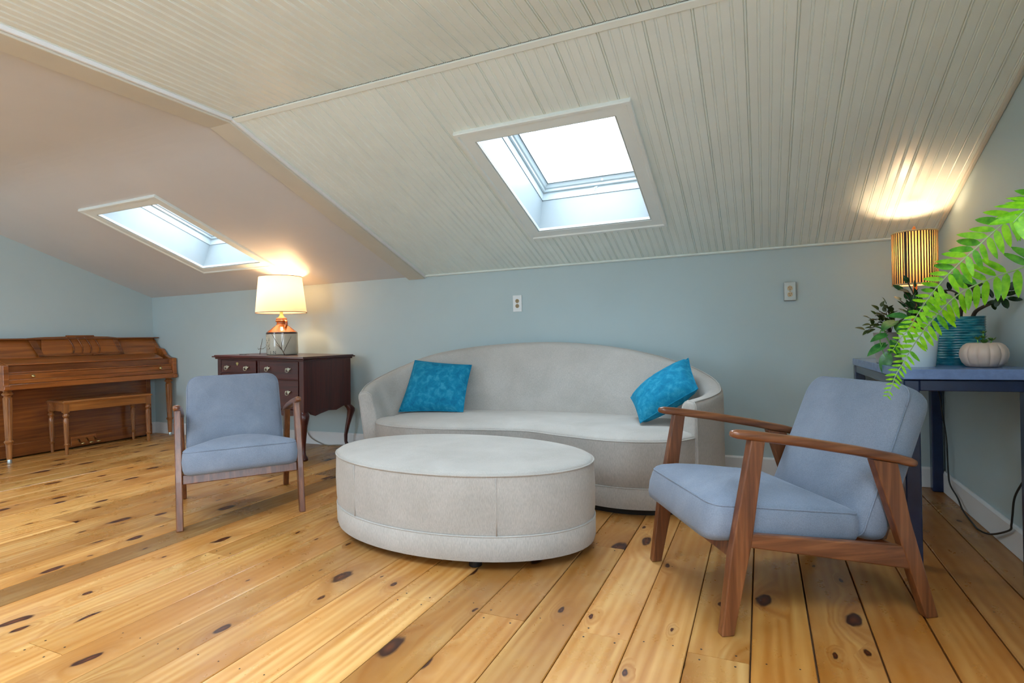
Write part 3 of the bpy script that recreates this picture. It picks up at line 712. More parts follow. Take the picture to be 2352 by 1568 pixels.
# ------------------------------------------------------------------ armchairs
def build_armchair(label, loc, heading):
    """local x: facing direction, y: sideways"""
    T = thing('armchair', label, 'armchair', loc, (0, 0, heading), 'pair of grey-blue velvet wood-framed armchairs')
    HY = .313; lt = .034
    for s in (1, -1):
        y0, y1 = s*HY-lt/2, s*HY+lt/2
        m = MB(); m.prism([(.389, 0), (.352, .26), (.272, .642), (.223, .636), (.277, .30), (.346, 0)], 1, y0, y1); m.build('leg', 'walnut', T, bevel=.004)
        m = MB(); m.prism([(-.350, 0), (-.164, .556), (-.256, .538), (-.30, .34), (-.397, 0)], 1, y0, y1); m.build('leg', 'walnut', T, bevel=.004)
        m = MB(); m.prism([(.285, .332), (.285, .286), (-.298, .172), (-.272, .254)], 1, y0+.002, y1-.002); m.build('side_rail', 'walnutx', T, bevel=.005)
        # armrest: round-nosed bar, broader in the middle
        P = [(.338, .664), (.333, .664), (.315, .662), (.27, .656), (.1, .628), (-.1, .589), (-.25, .555), (-.31, .538), (-.329, .533), (-.335, .531)]
        W = [.007, .014, .018, .021, .023, .024, .022, .019, .014, .007]; H = [.006, .011, .0155, .0165, .017, .017, .0165, .0155, .011, .006]
        rings = []
        for (x, z), wv, hv in zip(P, W, H):
            rings.append([Vector((x - .18*hv*math.sin(q), s*(HY+.002)+wv*math.copysign(abs(math.cos(q))**.75, math.cos(q)), z+hv*math.copysign(abs(math.sin(q))**.75, math.sin(q)))) for q in (2*PI*i/16 for i in range(16))])
        m = MB(); m.loft(rings, True); m.build('armrest', 'walnutx', T, True)
    m = MB(); m.box((.318, 0, .263), (.024, 2*HY-lt, .052), (0, math.radians(-8), 0)); m.build('front_rail', 'walnut', T, bevel=.004)
    m = MB(); m.box((-.265, 0, .218), (.022, 2*HY-lt, .055), (0, math.radians(-18), 0)); m.build('back_rail', 'walnut', T, bevel=.004)
    # seat cushion
    s0, s1, wid = -.165, .415, .588
    def zb(s): return .254+(s-s0)*.075
    def zt(s):
        k = (s-s0)/(s1-s0); return .362+.075*k + .024*math.sin(PI*min(1, max(0, k)))
    L = s1-s0
    def fm(u, v, n):
        s = (s0+s1)/2+u; t = n/.13+.5; z = zb(s)+(zt(s)-zb(s))*t
        k = max(0, (s-.25)/.165); s2 = s - .035*k*(t-.3)
        pinch = 1-.02*max(0, (.0-s)/.165)
        wr = .0035*mnoise.noise(Vector((s*11, v*8, t*2+heading)))
        return Vector((s2, v*pinch, z+wr))
    m = MB(); boxed_cushion(m, L, wid, .128, .060, .030, .006, fm, edge=.026)
    st = m.build('seat_cushion', 'blue', T, True)
    m = MB(); e = [fm(u, v, .049) for u, v in rrect(L-.010, wid-.010, .056, 8)]; m.tube(e+[e[0]], .0034, 6); m.build('seat_piping', 'blue', T, True)
    # back cushion: stands along a leaning, slightly bowed axis
    bl, bw, bt = .585, .565, .106
    ax = spline([Vector((-.192, 0, .252)), Vector((-.232, 0, .40)), Vector((-.305, 0, .57)), Vector((-.412, 0, .778))], 12)
    def axis(t):
        f = max(0, min(1, t))*(len(ax)-1); i = min(int(f), len(ax)-2); p = ax[i].lerp(ax[i+1], f-i); d = (ax[i+1]-ax[i]).normalized(); return p, Vector((d.z, 0, -d.x))
    def fb(u, v, n):
        p, nm = axis(v/bl+.5); k = 1+.10*math.sin(PI*max(0, min(1, (.45-v/bl))))*(1 if n < 0 else .5)
        wid_k = 1.0 - .03*(v/bl)
        wr = .004*mnoise.noise(Vector((u*7, v*9, 3+heading))) + .003*mnoise.noise(Vector((u*5, v*26, 7+heading)))*max(0, .35-v/bl)
        return p + nm*(n*k+wr) + Vector((0, u*wid_k, 0))
    m = MB(); boxed_cushion(m, bw, bl, bt, .080, .016, .020, fb, edge=.026); m.build('back_cushion', 'blue', T, True)
    m = MB(); e = [fb(u, v, bt/2-.014) for u, v in rrect(bw-.008, bl-.008, .078, 8)]; m.tube(e+[e[0]], .0034, 6); m.build('back_piping', 'blue', T, True)
    m = MB(); m.prism([(-.25, .236), (-.30, .236), (-.475, .715), (-.455, .72)], 1, -.22, .22); m.build('back_panel', 'walnut', T, bevel=.004)
    return T
build_armchair('grey-blue velvet armchair with walnut frame seen side-on, in front of the dark console table', (.030, 2.420, 0), math.atan2(-.51, -.86))
build_armchair('grey-blue velvet armchair with walnut frame facing forward, in front of the dark chest of drawers', (-2.995, 2.486, 0), math.atan2(-.602, .799))

# ------------------------------------------------------------------ chest of drawers on cabriole legs
DT = math.radians(1.5)
def build_dresser():
    T = thing('chest_of_drawers', 'dark mahogany chest of drawers on cabriole legs behind the left armchair', 'dresser', (-3.53, 3.57, 0), (0, DT, 0))
    W, D = 1.03, .60; z0, z1 = .415, .862
    m = MB(); slab_rect(m, -W-.035, .03, -.035, D+.02, z1, z1+.012); slab_rect(m, -W-.022, .018, -.022, D+.012, z1+.010, z1+.02); m.build('top', 'mahog', T, bevel=.006, bseg=3)
    m = MB(); slab_rect(m, -W-.018, .014, -.014, D, z1-.016, z1); m.build('cornice', 'mahog', T, bevel=.005)
    m = MB()
    slab_rect(m, -.022, 0, .03, D-.03, z0, z1-.014)                          # right side
    m.prism([(.06, z0+.003), (.09, z0-.03), (.14, z0-.048), (.20, z0-.035), (.30, z0-.02), (.40, z0-.028), (.47, z0-.008), (.52, z0+.003)], 0, -.02, -.004)
    m.build('side_panel', 'mahogv', T, bevel=.002)
    m = MB(); slab_rect(m, -W, -W+.022, .03, D-.03, z0, z1-.014); m.build('side_panel', 'mahogv', T, bevel=.002)
    m = MB(); slab_rect(m, -W+.02, -.02, D-.03, D-.018, z0, z1-.014); m.build('back_panel', 'mahog', T)
    m = MB(); slab_rect(m, -W+.02, -.02, .022, D-.03, z0, z0+.012); m.build('bottom_panel', 'mahog', T)
    for x in (-.052, -W): 
        m = MB(); slab_rect(m, x, x+.052, 0, .04, z0-.01, z1-.014); m.build('corner_post', 'mahogv', T, bevel=.003)
        m = MB(); slab_rect(m, x+.005, x+.047, D-.045, D-.005, z0-.01, z1-.014); m.build('corner_post', 'mahogv', T, bevel=.003)
    m = MB(); slab_rect(m, -W+.05, -.05, .006, .028, z1-.030, z1-.014); m.build('rail', 'mahog', T, bevel=.002)
    m = MB(); m.prism([(-W+.05, z0+.012), (-.05, z0+.012), (-.05, z0-.012), (-.12, z0-.035), (-.22, z0-.045), (-.36, z0-.018), (-W/2, z0-.010), (-W+.36, z0-.018), (-W+.22, z0-.045), (-W+.12, z0-.035), (-W+.05, z0-.012)], 1, .004, .024); m.build('apron', 'mahog', T, bevel=.002)
    m = MB(); slab_rect(m, -.535, -.523, .004, .03, z0, z1-.03); m.build('divider', 'mahog', T, bevel=.002)
    def pull(dr, x, z):
        p = MB(); y = -.006
        bat = [(-.031, .004), (-.024, .013), (-.012, .008), (0, .017), (.012, .008), (.024, .013), (.031, .004), (.02, -.002), (.010, -.009), (0, -.013), (-.010, -.009), (-.02, -.002)]
        p.prism([(x+a, z+b) for a, b in bat], 1, y-.002, y)
        for s in (-1, 1): p.lathe([(.0, .012), (.005, .010), (.0035, .004), (.006, 0)], 8, M=Matrix.Translation((x+s*.021, y-.001, z+.003)) @ Matrix.Rotation(PI/2, 4, 'X'))
        p.tube([(x-.021, y-.010, z+.002), (x-.020, y-.014, z-.012), (x-.011, y-.017, z-.021), (x, y-.018, z-.023), (x+.011, y-.017, z-.021), (x+.020, y-.014, z-.012), (x+.021, y-.010, z+.002)], .0032, 6)
        p.build('handle', 'pull', dr, True, 0.6)
    def drawer(x0, x1, za, zb, pulls, key=None):
        m = MB(); slab_rect(m, x0, x1, .000, .03, za, zb); d = m.build('drawer', 'mahog', T, bevel=.003)
        r = MB()
        for (a, b, c, e) in ((x0-.004, x1+.004, zb-.001, zb+.005), (x0-.004, x1+.004, za-.005, za+.001), (x0-.005, x0+.001, za, zb), (x1-.001, x1+.005, za, zb)): slab_rect(r, a, b, -.004, .012, c, e)
        r.build('cock_bead', 'mahog', d, bevel=.0015)
        for x, z in pulls: pull(d, x, z)
        if key:
            k = MB(); k.prism([(key[0], key[1]+.016), (key[0]+.017, key[1]+.010), (key[0]+.012, key[1]-.004), (key[0], key[1]-.018), (key[0]-.012, key[1]-.004), (key[0]-.017, key[1]+.010)], 1, -.003, .0); k.build('escutcheon', 'brass', d)
    drawer(-.988, -.552, .728, .836, [(-.900, .775), (-.660, .775)], (-.775, .806))
    drawer(-.512, -.062, .690, .834, [(-.405, .776), (-.165, .772)])
    drawer(-.988, -.552, .440, .716, [(-.900, .600), (-.660, .600)])
    drawer(-.512, -.062, .440, .678, [(-.405, .580), (-.168, .578)])
    # cabriole legs
    for (x, y, dx, dy) in ((-.03, .03, 1, -1), (-W+.03, .03, -1, -1), (-.03, D-.03, 1, 1), (-W+.03, D-.03, -1, 1)):
        prof = [(.415, .002, .030), (.400, .012, .033), (.380, .026, .034), (.355, .030, .031), (.30, .020, .025), (.22, .004, .020), (.13, -.010, .0155), (.07, -.010, .014), (.045, -.002, .017), (.028, .006, .026), (.014, .008, .031), (.004, .008, .028), (0.0, .008, .022)]
        rings = []
        g = 0.026 if dx < 0 else 0.0
        for z, o, r in prof:
            zz = z if z > .3 else z*(1+g/.3)-g
            ring = []
            for j in range(16):
                q = 2*PI*j/16; e = 3.2 if z > .30 else 2.2
                cc, ss = math.cos(q), math.sin(q); k = (abs(cc)**e+abs(ss)**e)**(-1/e)
                ring.append((x+dx*o+r*k*cc, y+dy*o*.7+r*k*ss, zz))
            rings.append(ring)
        m = MB(); m.loft(rings, True); m.build('leg', 'mahogv', T, True, 0.9)
build_dresser()

# ------------------------------------------------------------------ jug lamp on the chest
def build_jug_lamp():
    base = Vector((-4.055, 3.87, .8965))
    T = thing('table_lamp', 'lit table lamp with a cream shade on an amber and grey stoneware jug base', 'lamp', base)
    R = .137
    m = MB(); m.lathe([(R*.93, 0), (R*.98, .005), (R, .014), (R, .10), (R, .180), (R*.995, .190)], 48); m.build('jug_body', 'jug', T, True, 0.9)
    m = MB(); m.lathe([(R*.995, .189), (R*1.005, .197), (R*.985, .206)], 48, cap=False); m.build('glaze_line', 'jugdark', T, True)
    m = MB(); m.lathe([(R*.985, .205), (R*.90, .216), (R*.68, .240), (R*.48, .262), (.050, .272), (.045, .282), (.044, .300), (.053, .306), (.054, .314), (.047, .320), (.049, .330), (.044, .338), (.030, .344)], 36); m.build('jug_shoulder', 'jugtop', T, True, 0.9)
    m = MB(); m.tube(spline([(.040, -.012, .305), (.066, -.022, .316), (.090, -.030, .298), (.092, -.031, .270), (.074, -.024, .246)], 5), .011, 10, flat=.6); m.build('jug_handle', 'jugtop', T, True)
    m = MB(); m.lathe([(.030, .342), (.018, .362), (.014, .37), (.014, .40), (.019, .402), (.019, .45), (.012, .455)], 16); m.build('lamp_stem', 'brass', T, True, 0.7)
    # relief crest and letters on the jug body
    K = R/.104
    def onjug(u, z, d=0.0): q = -PI/2 + .30 + u*K/R; return ((R+d)*math.cos(q), (R+d)*math.sin(q), z*K*1.06)
    def patch(mb, poly, d):
        n = len(poly); vs = [onjug(u, z, d) for u, z in poly] + [onjug(u, z, -.002) for u, z in poly]
        mb.addraw(vs, [tuple(range(n))] + [(i, (i+1) % n, n+(i+1) % n, n+i) for i in range(n)])
    m = MB()
    cu = -.058
    patch(m, [(cu-.030, .112), (cu-.020, .120), (cu-.008, .113), (cu+.004, .120), (cu+.018, .114), (cu+.022, .100), (cu+.020, .070), (cu+.006, .040), (cu-.012, .034), (cu-.026, .052), (cu-.031, .080)], .003)
    for (a, b, r) in ((-.016, .100, .009), (.006, .100, .009), (-.005, .085, .008), (-.018, .068, .007), (.008, .066, .008), (-.004, .052, .009), (.012, .046, .008)):
        patch(m, [(cu+a+r*math.cos(q), b+r*math.sin(q)) for q in (2*PI*i/8 for i in range(8))], .006)
    m.build('relief_crest', 'jug', T, True, 0.5)
    m = MB(); patch(m, [(-.034, .006), (-.031, .006), (-.031, .026), (-.034, .026)], .0006); m.build('letter', 'ink', T)
    m = MB()
    for p in ([(-.010, .006), (-.0072, .006), (-.0072, .026), (-.010, .026)], [(.0062, .006), (.009, .006), (.009, .026), (.0062, .026)], [(-.0085, .026), (-.0052, .026), (.0075, .006), (.0042, .006)]): patch(m, p, .0006)
    m.build('letter', 'ink', T)
    # shade
    r0, r1, za, zb = .222, .187, .387, .716
    def ring(r, z): return [Vector((r*math.cos(q), r*math.sin(q), z)) for q in (2*PI*i/64 for i in range(64))]
    m = MB(); m.loft([ring(r0, za), ring(r0+(r1-r0)*.5, (za+zb)/2), ring(r1, zb)], False); m.build('lamp_shade', 'shade', T, True)
    for rr_, zz_ in ((r0, za), (r1, zb)):
        m = MB(); e = ring(rr_, zz_); m.tube(e+[e[0]], .0032, 6); m.build('shade_binding', 'shadeedge', T, True)
    m = MB()
    for q in (0.3, 0.3+2*PI/3, 0.3+4*PI/3): m.tube([(0, 0, zb-.03), (r1*math.cos(q), r1*math.sin(q), zb-.002)], .002, 6)
    for sx in (1, -1): m.tube([(0, 0, .44), (.035*sx, 0, .46), (.052*sx, 0, .54), (.035*sx, 0, .64), (0, 0, zb-.03)], .002, 6)
    m.build('harp', 'brass', T, True)
    m = MB(); m.lathe([(0.001, .575), (.016, .570), (.030, .548), (.033, .525), (.027, .50), (.016, .47), (.014, .45)], 16); m.build('bulb', 'bulb', T, True)
    d = bpy.data.lights.new('jug_lamp_bulb', 'POINT'); d.energy = LAMP_L; d.color = (1.0, .62, .30); d.shadow_soft_size = .035
    o = bpy.data.objects.new('jug_lamp_bulb', d); COL.objects.link(o); o.location = base + Vector((0, 0, .615))
    # cord running down behind the chest
    c = MB(); c.tube(spline([(-4.13, 4.212, .66), (-4.135, 4.213, .35), (-4.12, 4.214, .15), (-4.075, 4.213, .07), (-3.96, 4.208, .022), (-3.86, 4.200, .006), (-3.75, 4.205, .012), (-3.66, 4.212, .014)], 6), .0042, 8)
    o = c.build('power_cord', 'beige', None, True); tag(o, 'beige power cord hanging against the baseboard below the dark chest of drawers', 'cord')
build_jug_lamp()
def build_twigs():
    z = .9065
    c = Vector((-3.845, 3.64, 0))
    def tw(label, pts, r, br):
        o0 = Vector(pts[0]); T = thing('twig', label, 'twig', o0, group=None)
        m = MB(); m.tube([Vector(p)-o0 for p in spline([Vector(p) for p in pts], 5)], [r*(1-.6*i/(5*(len(pts)-1))) for i in range(5*(len(pts)-1)+1)], 6); m.build('stem', 'twig', T, True)
        for b in br: 
            m = MB(); m.tube([Vector(p)-o0 for p in b], [r*.6]*(len(b)-1)+[r*.3], 5); m.build('side_shoot', 'twig', T, True)
    tw('forked dry twig leaning against the right side of the stoneware jug lamp', [(-3.79, 3.64, .899), (-3.85, 3.665, .950), (-3.93, 3.69, 1.01), (-4.02, 3.72, 1.085)], .004,
       [[(-3.85, 3.665, .95), (-3.87, 3.69, 1.0), (-3.89, 3.73, 1.08)], [(-3.815, 3.65, .92), (-3.815, 3.69, .98), (-3.82, 3.75, 1.06)], [(-3.84, 3.66, .94), (-3.90, 3.68, .975), (-3.95, 3.70, .99)]])
    tw('thin dry twig leaning against the left side of the stoneware jug lamp', [(-4.13, 3.68, .908), (-4.16, 3.72, .97), (-4.185, 3.765, 1.05)], .0035, [[(-4.155, 3.715, .96), (-4.19, 3.72, .95), (-4.21, 3.73, .965)], [(-4.15, 3.71, .955), (-4.11, 3.70, .955), (-4.08, 3.705, .975)]])
    tw('short dry twig lying flat near the front edge of the dark chest top', [(-4.29, 3.60, .910), (-4.22, 3.585, .909), (-4.17, 3.57, .906)], .0035, [[(-4.22, 3.585, .909), (-4.17, 3.60, .909)]])
build_twigs()

# ------------------------------------------------------------------ piano
def turned_leg(m, H, r, flz, c=(0, 0, 0), seg=36, flute=12):
    z0, z1 = flz
    prof = [(r*.62, 0), (r*.70, H*.05), (r*.78, z0*.72), (r*.80, z0*.80), (r*1.05, z0*.86), (r*1.15, z0*.92), (r*.95, z0*.97), (r*.80, z0), (r*.82, z0+.01)]
    for k in range(1, 6): prof.append((r*(.82+.30*k/5), z0+(z1-z0)*k/5-.002))
    prof += [(r*.95, z1+.004), (r*.80, z1+.012), (r*1.0, z1+.020), (r*1.32, z1+.028), (r*1.36, z1+.036), (r*1.1, z1+.045), (r*.86, z1+.055), (r*1.1, H-.008), (r*1.15, H)]
    m.lathe(prof, seg, c, flute, .16, (z0+.012, z1-.004))
def build_piano():
    T = thing('upright_piano', 'brown walnut upright piano with fluted front legs against the left wall', 'piano', (-6.43, 3.432, 0))
    YL, YRt = -.792, .792; off = 6.43
    F = .40                                     # front of the key bed, measured from the wall
    prof = [(.015, .645), (F, .645), (F+.012, .655), (F+.012, .685), (F, .69), (F, .866), (F-.062, .872), (F-.10, .882), (F-.145, .905), (F-.175, .945), (F-.20, .972), (F-.235, .980), (F-.285, .990), (F-.33, 1.045), (F-.375, 1.098), (.015, 1.098)]
    for y in (YL, YRt-.042):
        m = MB(); m.prism(prof, 1, y, y+.042); m.build('cheek', 'piano', T, bevel=.004)
    m = MB(); slab_rect(m, .01, .105, YL-.006, YRt+.006, 1.094, 1.108); m.build('lid', 'pianod', T, bevel=.005)
    m = MB(); m.prism([(.03, .925), (.13, .925), (.058, 1.094), (.03, 1.094)], 1, YL+.04, YRt-.04); m.build('upper_panel', 'piano', T, bevel=.002)
    # raised music desk in the middle
    def desk(y, t, d): x = .135 - (.135-.062)*t + d; return (x, y, .930+t*.180)
    def dpanel(mb, poly, d0, d1): n = len(poly); mb.addraw([desk(y, t, d1) for y, t in poly]+[desk(y, t, d0) for y, t in poly], [tuple(range(n)), tuple(range(2*n-1, n-1, -1))]+[(i, (i+1) % n, n+(i+1) % n, n+i) for i in range(n)])
    m = MB(); dpanel(m, [(-.38, 0), (.38, 0), (.34, .98), (.22, 1.06), (.12, 1.08), (-.12, 1.08), (-.22, 1.06), (-.34, .98), (-.48, .98)][:8], 0, .010); DK = m.build('music_desk', 'piano', T, bevel=.002)
    fr = MB()
    for poly in ([(-.40, 0), (-.355, 0), (-.40, 1.0), (-.46, 1.0)], [(.38, 0), (.335, 0), (.30, 1.0), (.345, 1.0)], [(-.40, .0), (.38, .0), (.372, .12), (-.405, .12)],
                 [(-.46, 1.0), (-.30, 1.055), (-.13, 1.06), (-.13, .95), (-.30, .94), (-.44, .90)], [(.345, 1.0), (.25, 1.055), (.13, 1.06), (.13, .95), (.25, .94), (.32, .90)]): dpanel(fr, poly, .004, .020)
    fr.build('desk_frame', 'pianod', DK, bevel=.002)
    for k in range(4):
        y = -.12+.08*k; m = MB()
        pts = [desk(y+dy, t, .016) for dy, t in ((-.01, 1.05), (.012, .85), (.03, .55), (.028, .3), (.012, .12))]
        m.tube(spline(pts, 4), .010, 8, flat=.6); m.build('fretwork_slat', 'pianod', DK, True)
    m = MB(); dpanel(m, [(-.13, 1.02), (.13, 1.02), (.125, 1.14), (-.125, 1.14)], .0, .024); m.build('fretwork_top', 'pianod', DK, bevel=.003)
    m = MB(); m.box((.165, .11, .936), (.03, .10, .010)); m.build('desk_ledge', 'pianod', DK, bevel=.003)
    # fallboard and key slip
    m = MB(); m.prism([(.13, .920), (.20, .926), (F-.055, .876), (F-.05, .866), (F-.058, .862), (.13, .905)], 1, YL+.044, YRt-.12); m.build('fallboard', 'piano', T, bevel=.003)
    m = MB(); slab_rect(m, .06, F-.07, YL+.043, YRt-.043, .80, .862); m.build('key_slip', 'pianod', T, bevel=.002)
    m = MB(); slab_rect(m, .06, F-.03, YL+.043, YRt-.043, .788, .802); m.build('key_ledge', 'piano', T, bevel=.003)
    m = MB(); slab_rect(m, .06, F-.022, YL+.043, YRt-.043, .738, .786); m.build('slip_panel', 'piano', T, bevel=.003)
    m = MB(); slab_rect(m, .06, F-.012, YL+.043, YRt-.043, .700, .737); m.build('lower_slip', 'piano', T, bevel=.003)
    m = MB(); slab_rect(m, .06, F+.006, YL+.04, YRt-.04, .648, .698); m.build('key_bed', 'piano', T, bevel=.004)
    for y in (-.571, .606):
        m = MB(); m.lathe([(.005, 0), (.005, .012), (.014, .016), (.0165, .024), (.011, .033), (.0, .036)], 16, M=Matrix.Translation((F-.022, y, .762)) @ Matrix.Rotation(PI/2, 4, 'Y')); m.build('knob', 'brass', T, True)
    # lower case
    m = MB(); slab_rect(m, .02, .115, YL+.03, YRt-.13, .05, .647); m.build('bottom_panel', 'pianod', T, bevel=.003)
    m = MB(); slab_rect(m, .02, .128, YL+.02, YRt-.12, .016, .135); m.build('toe_rail', 'pianod', T, bevel=.004)
    m = MB(); slab_rect(m, .02, .122, YRt-.165, YRt-.12, .05, .647); m.build('side_stile', 'pianod', T, bevel=.003)
    m = MB(); slab_rect(m, .126, .136, -.145, .085, .030, .118); m.build('pedal_plate', 'piano', T, bevel=.003)
    for y in (-.085, -.01, .06):
        m = MB(); rings = []
        for (x, hw, z) in ((.10, .008, .085), (.140, .009, .088), (.155, .009, .080), (.165, .010, .064), (.185, .014, .056), (.205, .021, .053), (.222, .021, .052), (.232, .013, .052)):
            rings.append([(x, y+hw*math.cos(q), z+.008*math.sin(q)) for q in (2*PI*i/10 for i in range(10))])
        m.loft(rings, True); m.build('pedal', 'brass', T, True)
    for y in (YL+.055, YRt-.055):
        m = MB(); turned_leg(m, .612, .030, (.17, .545), (F-.065, y, .035)); L = m.build('leg', 'pianov', T, True, 0.7)
        m = MB(); m.lathe([(.016, .0), (.018, .010), (.016, .030), (.014, .040)], 14, (F-.065, y, .0)); m.build('caster', 'steel', L, True, 0.7)
    for y in (YL+.10, YRt-.20):
        m = MB(); slab_rect(m, .03, .10, y-.03, y+.03, 0, .018); m.build('glide', 'foot', T)
build_piano()
def build_bench():
    T = thing('piano_bench', 'small brown piano bench with fluted legs tucked under the piano', 'bench', (-6.12, 3.475, 0), (0, 0, -math.radians(5.5)))
    hx, hy = .148, .365
    m = MB(); slab_rect(m, -hx-.035, hx+.035, -hy-.035, hy+.035, .488, .500); slab_rect(m, -hx-.026, hx+.026, -hy-.026, hy+.026, .476, .508); m.build('bench_top', 'bench', T, bevel=.005, bseg=3)
    for s in (1, -1):
        m = MB(); slab_rect(m, s*(hx+.008)-.010, s*(hx+.008)+.010, -hy+.02, hy-.02, .408, .477); m.build('apron', 'bench', T, bevel=.002)
        m = MB(); slab_rect(m, -hx+.02, hx-.02, s*(hy+.008)-.010, s*(hy+.008)+.010, .408, .477); m.build('apron', 'bench', T, bevel=.002)
    for sx in (1, -1):
        for sy in (1, -1):
            m = MB(); turned_leg(m, .404, .0195, (.105, .335), (sx*hx, sy*hy, 0)); slab_rect(m, sx*hx-.023, sx*hx+.023, sy*hy-.023, sy*hy+.023, .398, .478); m.build('leg', 'pianov', T, True, 0.7)
build_bench()

# ------------------------------------------------------------------ console table on the right
def build_table():
    T = thing('console_table', 'dark console table with a grey stone slab top along the right wall', 'table', (.765, 2.79, 0), (-.0107, 0, 0))
    W, L = .225, 1.39
    m = MB(); slab_rect(m, -W-.004, W-.002, -.012, L+.01, .784, .826); m.build('table_top', 'tslab', T, bevel=.004, bseg=3)
    for x in (-W+.030, W-.030):
        m = MB(); slab_rect(m, x-.026, x+.026, .054, L-.054, .738, .782); m.build('side_rail', 'tmetal', T, bevel=.004)
    for y in (.028, L-.028):
        m = MB(); slab_rect(m, -W+.055, W-.055, y-.024, y+.024, .736, .782); m.build('end_rail', 'tmetal', T, bevel=.004)
    for x in (-W+.028, W-.028):
        for y, dz in ((.028, 0), (L-.028, .015)):
            m = MB(); slab_rect(m, x-.028, x+.028, y-.028, y+.028, dz, .782); m.build('leg', 'tmetal', T, bevel=.005)
build_table()
TZ = lambda y: .826-.0107*(y-2.79)+.0005
def build_right_lamp():
    b = Vector((.796, 3.80, TZ(3.80)))
    T = thing('table_lamp', 'lit table lamp with a dark-ribbed parchment drum shade in the right corner', 'lamp', b)
    m = MB(); m.lathe([(.065, 0), (.066, .012), (.05, .02), (.022, .032), (.018, .06), (.034, .10), (.040, .15), (.032, .20), (.016, .24), (.010, .26), (.010, .44), (.016, .445), (.016, .48), (.0, .482)], 24); m.build('lamp_base', 'finial', T, True, 0.7)
    R, za, zb = .105, .425, .715; n = 48
    def rad(q): return R + .0022*math.cos(n*q)
    def ring(z, k=1): return [Vector((rad(q)*k*math.cos(q), rad(q)*k*math.sin(q), z)) for q in (2*PI*i/(n*6) for i in range(n*6))]
    m = MB(); m.loft([ring(za), ring((za+zb)/2), ring(zb)], False); SH = m.build('lamp_shade', 'rshade', T, True)
    m = MB()
    for i in range(n):
        q = 2*PI*(i+.5)/n; wq = .46/n*PI*random.uniform(.7, 1.15)
        if i % 9 == 4: wq *= 1.9
        def P(a, r, z): return (r*math.cos(a), r*math.sin(a), z)
        m.addraw([P(q-wq, R-.001, za+.004), P(q+wq, R-.001, za+.004), P(q+wq, R-.001, zb-.004), P(q-wq, R-.001, zb-.004), P(q-wq, R+.0025, za+.004), P(q+wq, R+.0025, za+.004), P(q+wq, R+.0025, zb-.004), P(q-wq, R+.0025, zb-.004)],
                 [(4, 5, 6, 7), (0, 4, 7, 3), (1, 2, 6, 5), (0, 1, 5, 4), (3, 7, 6, 2)])
    o = m.build('reed_strips', 'reed', SH); o['kind'] = 'stuff'
    for z in (za, zb):
        m = MB(); e = [Vector(((R+.001)*math.cos(q), (R+.001)*math.sin(q), z)) for q in (2*PI*i/40 for i in range(41))]; m.tube(e, .0045, 6); m.build('shade_binding', 'binding', SH, True)
    m = MB()
    for q in (0.5, 0.5+2*PI/3, 0.5+4*PI/3): m.tube([(0, 0, zb-.004), (R*math.cos(q), R*math.sin(q), zb-.002)], .002, 6)
    m.tube([(0, 0, .48), (.028, 0, .50), (.042, 0, .57), (.028, 0, .66), (0, 0, zb-.004)], .002, 6); m.tube([(0, 0, .48), (-.028, 0, .50), (-.042, 0, .57), (-.028, 0, .66), (0, 0, zb-.004)], .002, 6); m.build('harp', 'brass', T, True)
    m = MB(); m.lathe([(.006, zb-.006), (.008, zb+.004), (.0105, zb+.014), (.008, zb+.028), (.003, zb+.036), (0.0005, zb+.038)], 12); m.build('finial', 'finial', T, True)
    m = MB(); m.lathe([(0.001, .565), (.014, .56), (.026, .545), (.029, .53), (.024, .51), (.014, .495), (.012, .48)], 16); m.build('bulb', 'bulb', T, True)
    d = bpy.data.lights.new('reed_lamp_bulb', 'POINT'); d.energy = LAMP_R; d.color = (1.0, .70, .42); d.shadow_soft_size = .03
    o = bpy.data.objects.new('reed_lamp_bulb', d); COL.objects.link(o); o.location = b + Vector((0, 0, .600))
    c = MB(); c.tube(spline([(.90, 4.19, .80), (.955, 4.185, .70), (.968, 4.10, .60), (.972, 4.07, .495), (.972, 3.99, .348), (.970, 3.96, .171), (.966, 3.91, .10), (.966, 3.78, .06), (.966, 3.69, .015), (.955, 3.50, .0055), (.950, 3.40, .006), (.968, 3.30, .02), (.975, 3.11, .10), (.974, 3.08, .135), (.975, 3.07, .18), (.978, 3.05, .265), (.985, 2.97, .36), (.99, 2.93, .40)], 6), .0042, 8)
    o = c.build('power_cord', 'black', None, True); tag(o, 'black power cord trailing along the right baseboard under the console table', 'cord')
build_right_lamp()

# ------------------------------------------------------------------ plants on the console table
def leafmesh(name, L, W, mat, fold=.25, droop=.15, tip=1.0, heart=0.0, thick=0.0):
    """blade along +x from the origin, width along y, up +z"""
    n = 7; vs = []; fs = []
    for i in range(n+1):
        t = i/n; w = W/2*(math.sin(PI*min(1, t**(.75 if not heart else .6)))**(.8/tip)) if i not in (0, n) else (W*.16 if heart and i == 0 else .0004)
        x = L*t - (heart*W*.2*(1-t)**6); z = -droop*L*t*t
        vs += [(x - heart*W*.15*(1-t)**4, w, z+fold*w), (x, 0, z), (x - heart*W*.15*(1-t)**4, -w, z+fold*w)]
    for i in range(n):
        a = 3*i; fs += [(a, a+1, a+4, a+3), (a+1, a+2, a+5, a+4)]
    if thick:
        b = len(vs); vs += [(x, y, z-thick*math.sin(PI*min(1, max(.02, x/L)))) for x, y, z in vs[:b]]
        fs += [tuple(i+b for i in reversed(f)) for f in fs]
    me = bpy.data.meshes.new(name); me.from_pydata(vs, [], fs); me.update(); me.materials.append(MT[mat]); me.polygons.foreach_set('use_smooth', [True]*len(me.polygons)); return me
